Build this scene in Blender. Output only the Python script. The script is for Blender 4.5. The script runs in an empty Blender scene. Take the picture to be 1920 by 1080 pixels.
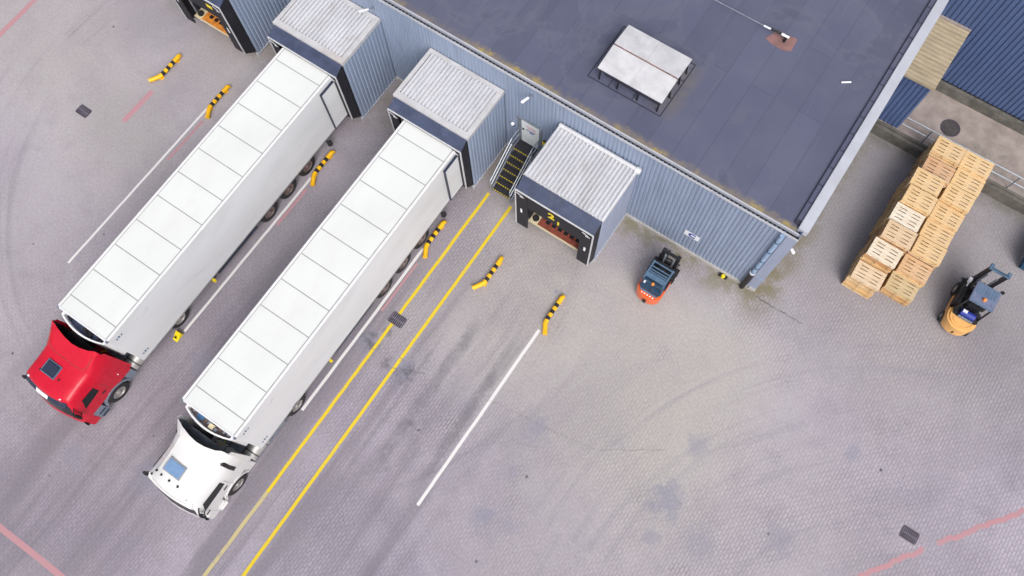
import bpy, math, random
from mathutils import Vector, Matrix, Euler
rnd = random.Random(7)
R = math.radians
sc = bpy.context.scene
col = sc.collection

# ------------------------------------------------------------------ camera
cam_d = bpy.data.cameras.new('camera')
cam = bpy.data.objects.new('camera', cam_d)
col.objects.link(cam)
cam_d.sensor_width = 36.0
cam_d.lens = 36.0 * 1521.27 / 1920.0
cam_d.clip_start = 0.5
cam_d.clip_end = 2000
cam.matrix_world = (Matrix.Translation((-2.1379, -14.238, 33.2593))
                    @ Matrix.Rotation(0.5864, 4, 'Z') @ Matrix.Rotation(0.3131, 4, 'X') @ Matrix.Rotation(0.0195, 4, 'Y'))
sc.camera = cam

# ------------------------------------------------------------------ light
SUN_EL, SUN_AZ = R(50), R(136)        # azimuth clockwise from +Y
w = bpy.data.worlds.new('World')
sc.world = w
w.use_nodes = True
nt = w.node_tree
nt.nodes.clear()
sky = nt.nodes.new('ShaderNodeTexSky')
sky.sky_type = 'NISHITA'
sky.sun_disc = False
sky.sun_elevation = SUN_EL
sky.sun_rotation = SUN_AZ
sky.dust_density = 6.0
sky.air_density = 1.0
sky.ozone_density = 1.0
hs = nt.nodes.new('ShaderNodeHueSaturation')
hs.inputs['Saturation'].default_value = 0.42
hs.inputs['Value'].default_value = 1.0
bg = nt.nodes.new('ShaderNodeBackground')
bg.inputs['Strength'].default_value = 0.15
wo = nt.nodes.new('ShaderNodeOutputWorld')
nt.links.new(sky.outputs[0], hs.inputs['Color'])
nt.links.new(hs.outputs[0], bg.inputs['Color'])
nt.links.new(bg.outputs[0], wo.inputs['Surface'])
sd = bpy.data.lights.new('sun', 'SUN')
sd.energy = 1.4
sd.angle = R(38)
sd.color = (1.0, 0.965, 0.92)
sun = bpy.data.objects.new('sun', sd)
col.objects.link(sun)
sdir = Vector((math.sin(SUN_AZ) * math.cos(SUN_EL), math.cos(SUN_AZ) * math.cos(SUN_EL), math.sin(SUN_EL)))
sun.rotation_euler = sdir.to_track_quat('Z', 'Y').to_euler()
sun.location = (0, 0, 60)
sc.view_settings.view_transform = 'Standard'
sc.view_settings.look = 'None'
sc.view_settings.gamma = 1.0
sc.view_settings.use_curve_mapping = False
sc.view_settings.exposure = 0.10

# ------------------------------------------------------------------ node helpers
class NT:
    def __init__(s, name):
        s.m = bpy.data.materials.new(name)
        s.m.use_nodes = True
        s.t = s.m.node_tree
        s.b = s.t.nodes['Principled BSDF']
    def n(s, typ, **kw):
        o = s.t.nodes.new('ShaderNode' + typ)
        for k, v in kw.items():
            setattr(o, k, v)
        return o
    def l(s, a, b):
        s.t.links.new(a, b)
    def val(s, sock, v):
        if hasattr(v, 'is_linked'):
            s.l(v, sock)
        else:
            if isinstance(v, tuple) and len(v) == 3 and sock.type == 'RGBA':
                v = (*v, 1)
            sock.default_value = v
    def math(s, op, a, b=0.0, c=0.0, clamp=False):
        o = s.n('Math', operation=op, use_clamp=clamp)
        s.val(o.inputs[0], a); s.val(o.inputs[1], b); s.val(o.inputs[2], c)
        return o.outputs[0]
    def mix(s, f, a, b, mode='MIX'):
        o = s.n('Mix', data_type='RGBA', blend_type=mode)
        s.val(o.inputs[0], f); s.val(o.inputs[6], a); s.val(o.inputs[7], b)
        return o.outputs[2]
    def ramp(s, v, lo, hi, a=0.0, b=1.0):
        o = s.n('MapRange', interpolation_type='SMOOTHSTEP')
        s.val(o.inputs[0], v)
        for i, q in enumerate((lo, hi, a, b)):
            o.inputs[i + 1].default_value = q
        return o.outputs[0]
    def noise(s, vec, scale, detail=4.0, rough=0.55, dist=0.0, mapscale=None, off=None):
        if mapscale or off:
            mp = s.n('Mapping')
            s.l(vec, mp.inputs[0])
            if off: mp.inputs[1].default_value = off
            if mapscale: mp.inputs[3].default_value = mapscale
            vec = mp.outputs[0]
        o = s.n('TexNoise')
        s.l(vec, o.inputs['Vector'])
        o.inputs['Scale'].default_value = scale
        o.inputs['Detail'].default_value = detail
        o.inputs['Roughness'].default_value = rough
        o.inputs['Distortion'].default_value = dist
        return o.outputs[0]
    def pos(s):
        return s.n('NewGeometry').outputs['Position']
    def objc(s):
        return s.n('TexCoord').outputs['Object']

MATS = {}
def mat(name, c, rough=0.6, metal=0.0, var=0.12, scale=2.5, stretch=None, dirt=None, dirt_amt=0.0, coat=0.0, bump=0.0, world=False, spec=0.5):
    k = NT(name)
    v = k.pos() if world else k.objc()
    nz = k.noise(v, scale, 5, 0.6, 0.3, stretch)
    f = k.ramp(nz, 0.25, 0.75, 1 - var, 1 + var)
    mul = k.n('VectorMath', operation='SCALE')
    mul.inputs[0].default_value = c
    k.l(f, mul.inputs['Scale'])
    out = mul.outputs[0]
    if dirt:
        d = k.noise(v, scale * 0.6, 8, 0.7, 0.6, stretch, (3.1, 7.7, 1.3))
        out = k.mix(k.ramp(d, 0.5, 0.78, 0, dirt_amt), out, dirt)
    k.l(out, k.b.inputs['Base Color'])
    rr = k.ramp(nz, 0.2, 0.8, max(0.02, rough - 0.08), min(1, rough + 0.08))
    k.l(rr, k.b.inputs['Roughness'])
    k.b.inputs['Metallic'].default_value = metal
    k.b.inputs['Coat Weight'].default_value = coat
    k.b.inputs['Specular IOR Level'].default_value = spec
    if bump:
        bp = k.n('Bump')
        bp.inputs['Strength'].default_value = bump
        bp.inputs['Distance'].default_value = 0.02
        k.l(k.noise(v, scale * 8, 4), bp.inputs['Height'])
        k.l(bp.outputs[0], k.b.inputs['Normal'])
    MATS[name] = k.m
    return k.m

def build_ground_mat():
    k = NT('ground_paving')
    p = k.pos()
    sep = k.n('SeparateXYZ'); k.l(p, sep.inputs[0])
    X, Y = sep.outputs[0], sep.outputs[1]
    n1 = k.noise(p, 0.10, 7, 0.6, 0.4)
    n2 = k.noise(p, 0.045, 5, 0.55, 0.2, None, (31, 5, 0))
    n3 = k.noise(p, 0.9, 8, 0.7, 0.2, None, (3, 15, 0))
    nf = k.noise(p, 9.0, 3, 0.6)
    c = k.mix(k.ramp(n1, 0.36, 0.64), (0.258, 0.236, 0.276), (0.402, 0.374, 0.412))
    c = k.mix(k.ramp(n2, 0.42, 0.68, 0, 0.75), c, (0.385, 0.362, 0.358))
    c = k.mix(k.ramp(n3, 0.45, 0.8, 0, 0.4), c, (0.24, 0.222, 0.25))
    # concrete block paving
    cm = k.n('CombineXYZ')
    k.l(k.math('ADD', Y, k.math('MULTIPLY', k.math('SUBTRACT', nf, 0.5), 0.03)), cm.inputs[0])
    k.l(k.math('ADD', X, k.math('MULTIPLY', k.math('SUBTRACT', nf, 0.5), 0.03)), cm.inputs[1])
    br = k.n('TexBrick')
    k.l(cm.outputs[0], br.inputs['Vector'])
    br.inputs['Color1'].default_value = (0.93, 0.93, 0.93, 1)
    br.inputs['Color2'].default_value = (1.06, 1.05, 1.05, 1)
    br.inputs['Mortar'].default_value = (0.62, 0.61, 0.62, 1)
    br.inputs['Scale'].default_value = 1.0
    br.inputs['Mortar Size'].default_value = 0.02
    br.inputs['Mortar Smooth'].default_value = 0.4
    br.inputs['Brick Width'].default_value = 0.25
    br.inputs['Row Height'].default_value = 0.13
    npav = k.noise(p, 0.12, 5, 0.6, 0.3, None, (9, 44, 0))
    side = k.ramp(k.math('ADD', X, k.math('MULTIPLY', Y, -0.35)), -24.0, -14.0, 0.18, 1.0)
    pm = k.math('MULTIPLY', k.ramp(npav, 0.36, 0.6, 0.15, 0.75), side)
    c = k.mix(pm, c, k.mix(1.0, c, br.outputs['Color'], 'MULTIPLY'))
    wz = k.math('MULTIPLY', k.math('MULTIPLY', k.ramp(X, -13.5, -8.0), k.ramp(X, 5.0, -1.0)), k.math('MULTIPLY', k.ramp(Y, -11.5, -6.5), k.ramp(Y, -0.5, -3.0)))
    c = k.mix(k.math('MULTIPLY', wz, k.ramp(n1, 0.3, 0.65, 0.25, 0.75)), c, (0.402, 0.380, 0.355))
    wz2 = k.math('MULTIPLY', k.ramp(X, -27, -34), k.ramp(Y, -12, -7))
    wz2 = k.math('MAXIMUM', wz2, k.math('MULTIPLY', k.math('MULTIPLY', k.ramp(X, -31, -27), k.ramp(X, -22, -25)), k.ramp(Y, -7.5, -4)))
    c = k.mix(k.math('MULTIPLY', wz2, 0.5), c, (0.365, 0.338, 0.338))
    dj = k.noise(p, 0.42, 6, 0.7, 0.4, None, (17, 3, 0))
    djm = k.math('MULTIPLY', k.math('MULTIPLY', k.ramp(dj, 0.58, 0.74), k.ramp(X, -26, -20)), br.outputs['Fac'])
    c = k.mix(k.math('MULTIPLY', djm, 0.8), c, (0.14, 0.13, 0.155))
    lav = k.math('MAXIMUM', k.ramp(Y, -9.0, -14.0), k.math('MULTIPLY', k.ramp(X, 0.0, 5.0), k.ramp(Y, 2.0, -3.0)))
    c = k.mix(lav, c, k.mix(1.0, c, (0.985, 0.97, 1.05), 'MULTIPLY'))
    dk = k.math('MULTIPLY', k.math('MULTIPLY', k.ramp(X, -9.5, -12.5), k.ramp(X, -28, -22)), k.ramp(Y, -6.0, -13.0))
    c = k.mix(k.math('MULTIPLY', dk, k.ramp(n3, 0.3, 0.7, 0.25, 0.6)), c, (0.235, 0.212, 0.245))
    # tyre streaks along the bays
    st = k.noise(p, 1.0, 5, 0.6, 0.4, (0.85, 0.05, 0))
    inl = k.math('MULTIPLY', k.math('MULTIPLY', k.ramp(X, -5.4, -6.6), k.ramp(X, -25.5, -21.5)), k.ramp(Y, -4.5, -9.0))
    c = k.mix(k.math('MULTIPLY', k.ramp(st, 0.42, 0.64, 0, 0.75), inl), c, (0.180, 0.164, 0.196))
    # turning arcs
    def arcs(cx, cy, r0, r1, amt, fr, colr, off):
        v = k.n('VectorMath', operation='SUBTRACT'); k.l(p, v.inputs[0]); v.inputs[1].default_value = (cx, cy, 0)
        ln = k.n('VectorMath', operation='LENGTH'); k.l(v.outputs[0], ln.inputs[0])
        s2 = k.n('SeparateXYZ'); k.l(v.outputs[0], s2.inputs[0])
        an = k.math('ARCTAN2', s2.outputs[1], s2.outputs[0])
        q = k.n('CombineXYZ'); k.l(ln.outputs['Value'], q.inputs[0]); k.l(an, q.inputs[1])
        z = k.noise(q.outputs[0], 1.0, 6, 0.62, 0.3, (fr, 1.1, 1), off)
        wnd = k.math('MULTIPLY', k.ramp(ln.outputs['Value'], r0, r0 + 1.5), k.ramp(ln.outputs['Value'], r1, r1 - 2.5))
        return k.mix(k.math('MULTIPLY', k.ramp(z, 0.5, 0.7, 0, amt), wnd), c, colr)
    c = arcs(14, -13, 5.5, 19, 0.42, 1.9, (0.245, 0.232, 0.275), (0, 0, 0))
    c = arcs(-19.5, -7.0, 12.0, 17.0, 0.55, 1.3, (0.21, 0.195, 0.225), (5, 2, 0))
    c = arcs(-36, -14, 6, 16, 0.2, 1.0, (0.29, 0.265, 0.29), (8, 1, 0))
    # oil and damp patches
    wob = k.math('MULTIPLY', k.math('SUBTRACT', k.noise(p, 1.9, 8, 0.72, 0.5), 0.5), 3.0)
    for (sx, sy, r, a) in ((-4.5, -10.2, .75, .55), (-4.36, -12.2, .45, .5), (-4.3, -14.2, .6, .6), (1.35, -7.0, .6, .5), (1.4, -9.6, .95, .65), (6.64, -3.85, .4, .55),
                           (1.54, -11.1, .5, .5), (-12.4, -11.0, .7, .75), (-10.4, -11.2, .75, .75), (-3.3, -13.9, .5, .45), (-1.4, -8.7, .4, .3), (5.7, -8.4, .9, .4), (3.2, -10.2, .9, .4),
                           (-17.7, -15.6, .7, .5), (-16.4, -20.4, 1.0, .5), (-13.3, -18.5, .7, .4), (-7.4, -11.0, .5, .35), (-19.6, -21.5, .8, .4), (-24.5, -3.0, .5, .35), (-7.0, -4.75, .13, .7)):
        v = k.n('VectorMath', operation='DISTANCE'); k.l(p, v.inputs[0]); v.inputs[1].default_value = (sx, sy, 0)
        d = k.math('ADD', v.outputs['Value'], k.math('MULTIPLY', wob, min(1, r)))
        c = k.mix(k.ramp(d, r, r * 0.25, 0, a), c, (0.225, 0.228, 0.29))
    for (sx, sy, r, a) in ((-12.35, -10.95, .6, .8), (-11.3, -11.3, .45, .7), (-10.3, -11.25, .6, .8), (-12.0, -10.2, .3, .5), (-8.9, -12.8, .25, .6), (-8.6, -14.8, .2, .6)):
        v = k.n('VectorMath', operation='DISTANCE'); k.l(p, v.inputs[0]); v.inputs[1].default_value = (sx, sy, 0)
        d = k.math('ADD', v.outputs['Value'], k.math('MULTIPLY', wob, r * 1.2))
        c = k.mix(k.math('MULTIPLY', k.ramp(d, r, r * 0.2, 0, a), k.ramp(k.noise(p, 3.2, 6, 0.7), 0.40, 0.58, 0.25, 1)), c, (0.09, 0.085, 0.10))
    # worn patch: tracks beside the right-hand white line and between the bays
    for (tx, tw, y0, y1, a) in ((-7.15, .34, -7, -16, .8), (-9.0, .40, -7, -17, .75), (-8.6, .2, -11, -15, .6), (-9.9, .16, -8, -18, .5)):
        dx = k.math('ABSOLUTE', k.math('ADD', k.math('SUBTRACT', X, tx), k.math('MULTIPLY', wob, 0.22)))
        mk = k.math('MULTIPLY', k.ramp(dx, tw, tw * 0.2), k.math('MULTIPLY', k.ramp(Y, y0, y0 - 2), k.ramp(Y, y1, y1 + 3)))
        c = k.mix(k.math('MULTIPLY', mk, k.ramp(n3, 0.3, 0.6, a * 0.4, a)), c, (0.165, 0.155, 0.178))
    # moss and wet dirt at the foot of the walls
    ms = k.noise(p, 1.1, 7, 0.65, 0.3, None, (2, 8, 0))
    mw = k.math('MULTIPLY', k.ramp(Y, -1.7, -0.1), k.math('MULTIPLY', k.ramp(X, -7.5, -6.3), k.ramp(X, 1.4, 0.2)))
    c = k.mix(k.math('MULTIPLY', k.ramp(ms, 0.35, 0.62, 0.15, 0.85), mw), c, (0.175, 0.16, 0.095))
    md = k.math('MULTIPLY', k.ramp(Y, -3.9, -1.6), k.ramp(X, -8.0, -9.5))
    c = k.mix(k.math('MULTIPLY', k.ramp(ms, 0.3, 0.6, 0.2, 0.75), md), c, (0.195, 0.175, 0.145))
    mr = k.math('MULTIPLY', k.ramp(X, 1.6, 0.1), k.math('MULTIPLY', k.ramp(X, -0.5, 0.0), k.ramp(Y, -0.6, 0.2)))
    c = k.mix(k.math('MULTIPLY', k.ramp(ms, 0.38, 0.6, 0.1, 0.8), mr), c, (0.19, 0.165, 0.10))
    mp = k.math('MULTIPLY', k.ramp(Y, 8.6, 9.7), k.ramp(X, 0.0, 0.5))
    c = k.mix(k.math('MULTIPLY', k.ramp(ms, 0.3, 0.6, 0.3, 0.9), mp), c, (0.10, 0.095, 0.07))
    yard = k.math('MULTIPLY', k.ramp(Y, 1.0, 4.5), k.ramp(X, 0.0, 0.6))
    c = k.mix(k.math('MULTIPLY', yard, 0.42), c, (0.215, 0.21, 0.21))
    # loose specks
    vo = k.n('TexVoronoi'); k.l(p, vo.inputs['Vector']); vo.inputs['Scale'].default_value = 0.55
    c = k.mix(k.math('MULTIPLY', k.ramp(vo.outputs['Distance'], 0.042, 0.022), k.ramp(n3, 0.42, 0.55)), c, (0.09, 0.085, 0.09))
    c = k.mix(0.5, c, k.mix(1.0, c, k.mix(k.ramp(nf, 0.25, 0.75), (0.82, 0.82, 0.82), (1.18, 1.18, 1.18)), 'MULTIPLY'))
    k.l(c, k.b.inputs['Base Color'])
    k.b.inputs['Roughness'].default_value = 0.85
    k.b.inputs['Specular IOR Level'].default_value = 0.25
    bp = k.n('Bump'); bp.inputs['Strength'].default_value = 0.25; bp.inputs['Distance'].default_value = 0.02
    k.l(k.math('ADD', k.math('MULTIPLY', br.outputs['Fac'], -0.5), nf), bp.inputs['Height'])
    k.l(bp.outputs[0], k.b.inputs['Normal'])
    return k.m

def build_roof_mat():
    k = NT('bitumen_roof')
    p = k.pos()
    sep = k.n('SeparateXYZ'); k.l(p, sep.inputs[0])
    X, Y = sep.outputs[0], sep.outputs[1]
    n1 = k.noise(p, 0.35, 6, 0.6, 0.3)
    c = k.mix(k.ramp(n1, 0.3, 0.7), (0.080, 0.088, 0.146), (0.098, 0.105, 0.166))
    cm = k.n('CombineXYZ'); k.l(Y, cm.inputs[0]); k.l(k.math('ADD', X, 0.35), cm.inputs[1])
    br = k.n('TexBrick'); k.l(cm.outputs[0], br.inputs['Vector'])
    br.offset = 0.37
    br.inputs['Scale'].default_value = 1.0
    br.inputs['Brick Width'].default_value = 7.3
    br.inputs['Row Height'].default_value = 1.02
    br.inputs['Mortar Size'].default_value = 0.022
    br.inputs['Mortar Smooth'].default_value = 0.3
    br.inputs['Color1'].default_value = (0.94, 0.94, 0.94, 1)
    br.inputs['Color2'].default_value = (1.06, 1.06, 1.06, 1)
    br.inputs['Mortar'].default_value = (0.84, 0.84, 0.86, 1)
    c = k.mix(1.0, c, br.outputs['Color'], 'MULTIPLY')
    # pale scuffs beside the laps
    cm2 = k.n('CombineXYZ'); k.l(Y, cm2.inputs[0]); k.l(k.math('ADD', X, 0.29), cm2.inputs[1])
    sc_ = k.noise(p, 1.0, 5, 0.6, 0.2, (5.0, 0.16, 0))
    c = k.mix(k.ramp(sc_, 0.6, 0.75, 0, 0.35), c, (0.16, 0.165, 0.235))
    wt = k.noise(p, 3.5, 6, 0.7, 0.3, None, (6, 6, 0))
    wn = k.noise(p, 0.5, 4, 0.6, 0.3, None, (1, 9, 0))
    c = k.mix(k.ramp(wt, 0.7, 0.76, 0, 0.35), c, (0.22, 0.22, 0.25))
    pn = k.noise(p, 0.22, 6, 0.62, 0.8, None, (12, 2, 0))
    c = k.mix(k.ramp(pn, 0.54, 0.60, 0, 0.22), c, (0.062, 0.066, 0.105))
    c = k.mix(k.math('MULTIPLY', k.ramp(pn, 0.50, 0.54), k.ramp(pn, 0.58, 0.55, 0, 0.18)), c, (0.15, 0.15, 0.19))
    # moss along the eaves
    ed = k.math('ADD', Y, k.math('MULTIPLY', k.math('SUBTRACT', wt, 0.5), 0.7))
    mm = k.math('MULTIPLY', k.ramp(ed, 0.52, 0.16), k.ramp(wn, 0.35, 0.5, 0.35, 1.0))
    c = k.mix(mm, c, k.mix(k.ramp(k.noise(p, 2.2, 5), 0.48, 0.66), (0.19, 0.16, 0.13), (0.34, 0.26, 0.08)))
    # run-off below the roof hatch
    rx = k.math('MULTIPLY', k.math('MULTIPLY', k.ramp(X, -7.6, -6.8), k.ramp(X, -5.9, -6.5)), k.math('MULTIPLY', k.ramp(Y, 1.2, 2.2), k.ramp(Y, 4.6, 3.6)))
    c = k.mix(k.math('MULTIPLY', rx, k.ramp(wt, 0.3, 0.6, 0.1, 0.55)), c, (0.16, 0.14, 0.12))
    k.l(c, k.b.inputs['Base Color'])
    k.b.inputs['Roughness'].default_value = 0.8
    bp = k.n('Bump'); bp.inputs['Strength'].default_value = 0.3; bp.inputs['Distance'].default_value = 0.01
    k.l(k.math('ADD', br.outputs['Fac'], k.noise(p, 30, 2)), bp.inputs['Height'])
    k.l(bp.outputs[0], k.b.inputs['Normal'])
    return k.m

def build_wood_mat():
    k = NT('pallet_wood')
    v = k.objc()
    oi = k.n('ObjectInfo')
    nz = k.noise(v, 2.0, 6, 0.65, 0.5, (0.8, 9, 9))
    c = k.mix(k.ramp(nz, 0.3, 0.72), oi.outputs['Color'], k.mix(1.0, oi.outputs['Color'], (0.74, 0.68, 0.6), 'MULTIPLY'))
    pn = k.noise(v, 1.0, 2, 0.5, 0, (0.6, 7.0, 1))
    c = k.mix(k.ramp(pn, 0.42, 0.62, 0, 0.35), c, (0.66, 0.55, 0.42))
    k.l(c, k.b.inputs['Base Color'])
    k.b.inputs['Roughness'].default_value = 0.8
    k.b.inputs['Specular IOR Level'].default_value = 0.2
    return k.m

def paint_mat(name, c, wear):
    k = NT(name)
    p = k.pos()
    n = k.noise(p, 5.0, 8, 0.72, 0.3)
    g = k.noise(p, 0.7, 4, 0.6, 0.2, None, (4, 4, 0))
    cc = k.mix(k.ramp(k.math('ADD', k.math('MULTIPLY', n, 0.7), k.math('MULTIPLY', g, 0.3)), 0.62 - wear, 0.75 - wear, 0, 0.75), c, (0.30, 0.285, 0.29))
    k.l(cc, k.b.inputs['Base Color'])
    k.b.inputs['Roughness'].default_value = 0.75
    MATS[name] = k.m
    return k.m

def build_nosing_mat():
    k = NT('hazard_nosing')
    sp_ = k.n('SeparateXYZ'); k.l(k.pos(), sp_.inputs[0])
    f = k.math('GREATER_THAN', k.math('FRACT', k.math('MULTIPLY', sp_.outputs[0], 8.5)), 0.42)
    k.l(k.mix(f, (0.03, 0.03, 0.035), (0.62, 0.47, 0.03)), k.b.inputs['Base Color'])
    return k.m
NOSE = build_nosing_mat()
GROUND, ROOF, WOOD = build_ground_mat(), build_roof_mat(), build_wood_mat()
mat('cladding_blue', (0.25, 0.308, 0.425), .45, 0, .07, 1.2, (2, 2, .3), (.12, .15, .2), .35, world=True)
mat('cladding_deep', (0.076, 0.118, 0.245), .45, 0, .10, 1.2, (2, 2, .3), (.06, .09, .16), .4, world=True)
mat('cladding_grey', (0.285, 0.325, 0.44), .45, 0, .07, 1.2, (2, 2, .3), (.15, .17, .2), .35, world=True)
mat('flashing', (.52, .53, .57), .4, .2, .1, 2, None, (.3, .27, .22), .4, world=True)
mat('coping_white', (.48, .50, .57), .4, .1, .06, 1.5, None, (.4, .38, .35), .35, world=True)
mat('dock_roof', (.60, .61, .65), .45, .1, .08, 1.0, (1.5, .6, 1), (.34, .28, .22), .5, world=True)
mat('dock_roof_edge', (.54, .54, .56), .45, .1, .10, 1.5, None, (.38, .29, .21), .55, world=True)
mat('fabric_navy', (.038, .052, .105), .55, 0, .25, 2.2, None, (.13, .13, .17), .55, bump=.4, world=True)
mat('fabric_black', (.012, .012, .018), .7, 0, .25, 2.2, None, (.04, .04, .05), .5, bump=.3, world=True)
mat('frame_white', (.62, .63, .66), .4, .2, .08, 3)
mat('dark_gap_shade', (.006, .006, .010), .8, 0, .1)
mat('concrete', (.30, .255, .235), .85, 0, .22, 1.4, None, (.14, .13, .10), .7, bump=.4, world=True)
mat('concrete_light', (.40, .39, .38), .8, 0, .15, 2.0, None, (.25, .23, .2), .5, world=True)
mat('concrete_dark', (.125, .118, .105), .9, 0, .35, 2.2, None, (.055, .055, .035), .9, bump=.5, world=True)
mat('asbestos_roof', (.34, .285, .20), .85, 0, .15, 1.6, (.7, 3, 1), (.17, .14, .08), .7, world=True)
mat('white_paint', (.72, .73, .75), .3, 0, .03, 1.5, None, (.6, .6, .58), .25, coat=.3)
mat('trailer_white', (.67, .69, .69), .45, 0, .035, .7, (1, .4, 1), (.60, .60, .585), .5)
mat('trailer_side', (.70, .715, .74), .32, 0, .05, .6, (1, .25, .8), (.50, .51, .52), .5)
mat('red_paint', (.52, .006, .026), .3, 0, .05, 2, None, (.40, .01, .03), .3, coat=.12, spec=.3)
mat('cab_white', (.67, .67, .675), .22, 0, .03, 2, None, (.6, .58, .55), .25, coat=.2)
mat('cab_grey', (.17, .20, .26), .4, 0, .1, 3)
mat('glass_dark', (.004, .008, .010), .12, 0, .1, spec=.25)
mat('sunroof_dark', (.025, .035, .065), .2, 0, .1, spec=.4)
mat('sunroof_blue', (.16, .27, .46), .15, 0, .1, spec=.7)
mat('plastic_black', (.012, .012, .015), .5, 0, .2, 4)
mat('plastic_navy', (.022, .03, .06), .5, 0, .2, 4)
mat('rubber', (.018, .018, .02), .8, 0, .25, 6)
mat('rim_steel', (.42, .40, .39), .35, .6, .2, 8)
mat('rim_rust', (.19, .145, .14), .55, .4, .3, 8)
mat('chassis', (.05, .05, .055), .6, .2, .3, 3, None, (.12, .11, .1), .6)
mat('tank_alu', (.50, .50, .49), .4, .5, .15, 3, None, (.28, .26, .24), .6)
mat('galvanised', (.42, .46, .52), .4, .7, .15, 5)
mat('steel_grey', (.24, .27, .32), .5, .4, .2, 4)
mat('stair_black', (.022, .022, .028), .7, 0, .3, 5)
mat('hatch_alu', (.66, .66, .69), .45, .3, .10, 2.2, None, (.42, .41, .42), .5, world=True)
mat('guard_yellow', (.86, .46, .008), .4, 0, .08, 5, None, (.5, .3, .03), .35)
mat('sign_yellow', (.80, .62, .01), .5, 0, .05)
mat('orange_paint', (.74, .115, .012), .35, 0, .08, 4, coat=.3)
mat('amber', (.85, .25, .03), .3, 0, .05)
mat('fork_yellow', (.74, .41, .14), .4, 0, .08, 4, None, (.6, .30, .06), .3)
mat('fork_blue', (.022, .055, .105), .35, 0, .2, 4)
mat('fork_blue_light', (.10, .175, .27), .35, .2, .15, 4)
mat('fork_slate', (.15, .18, .28), .3, 0, .12, 4)
mat('bin_blue', (.008, .07, .15), .4, 0, .25, 3, None, (.02, .16, .24), .5)
mat('leveller_red', (.23, .055, .035), .6, 0, .35, 5, None, (.05, .02, .02), .8)
mat('leveller_orange', (.58, .21, .03), .6, 0, .35, 4, None, (.2, .06, .02), .7)
mat('cream', (.62, .54, .36), .6, 0, .1)
mat('text_blue', (.02, .04, .28), .5, 0, .05)
mat('text_pink', (.62, .22, .28), .5, 0, .05)
mat('sign_white', (.78, .80, .86), .4, 0, .04)
mat('door_white', (.68, .73, .74), .4, 0, .06, 3)
mat('rust_plate', (.22, .12, .115), .8, 0, .25, 3, world=True)
mat('cast_iron', (.085, .072, .095), .6, .3, .3, 6)
mat('grate_bar', (.17, .15, .20), .6, .2, .3, 6)
mat('manhole_iron', (.085, .075, .075), .7, .3, .3, 6)
mat('fridge_dark', (.035, .045, .10), .6, 0, .2, 4)
mat('fridge_brown', (.16, .12, .115), .6, .2, .3, 4)
mat('fan_blue', (.06, .16, .32), .4, 0, .1)
mat('pipe_blue', (.30, .43, .62), .35, .2, .15, 3)
mat('pipe_black', (.02, .015, .02), .5, .2, .2)
mat('crack_dark', (.25, .238, .245), .9, 0, .3, 6, world=True)
mat('seam_grey', (.30, .30, .31), .6, 0, .1)
mat('seam_roof', (.035, .035, .06), .8, 0, .1)
mat('skid_dark', (.13, .125, .125), .9, 0, .3, 6, world=True)
paint_mat('line_white', (.66, .65, .66), .02)
paint_mat('line_yellow', (.63, .465, .014), .07)
paint_mat('line_red', (.43, .225, .255), .10)
paint_mat('line_faint', (.47, .40, .20), .12)

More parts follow.
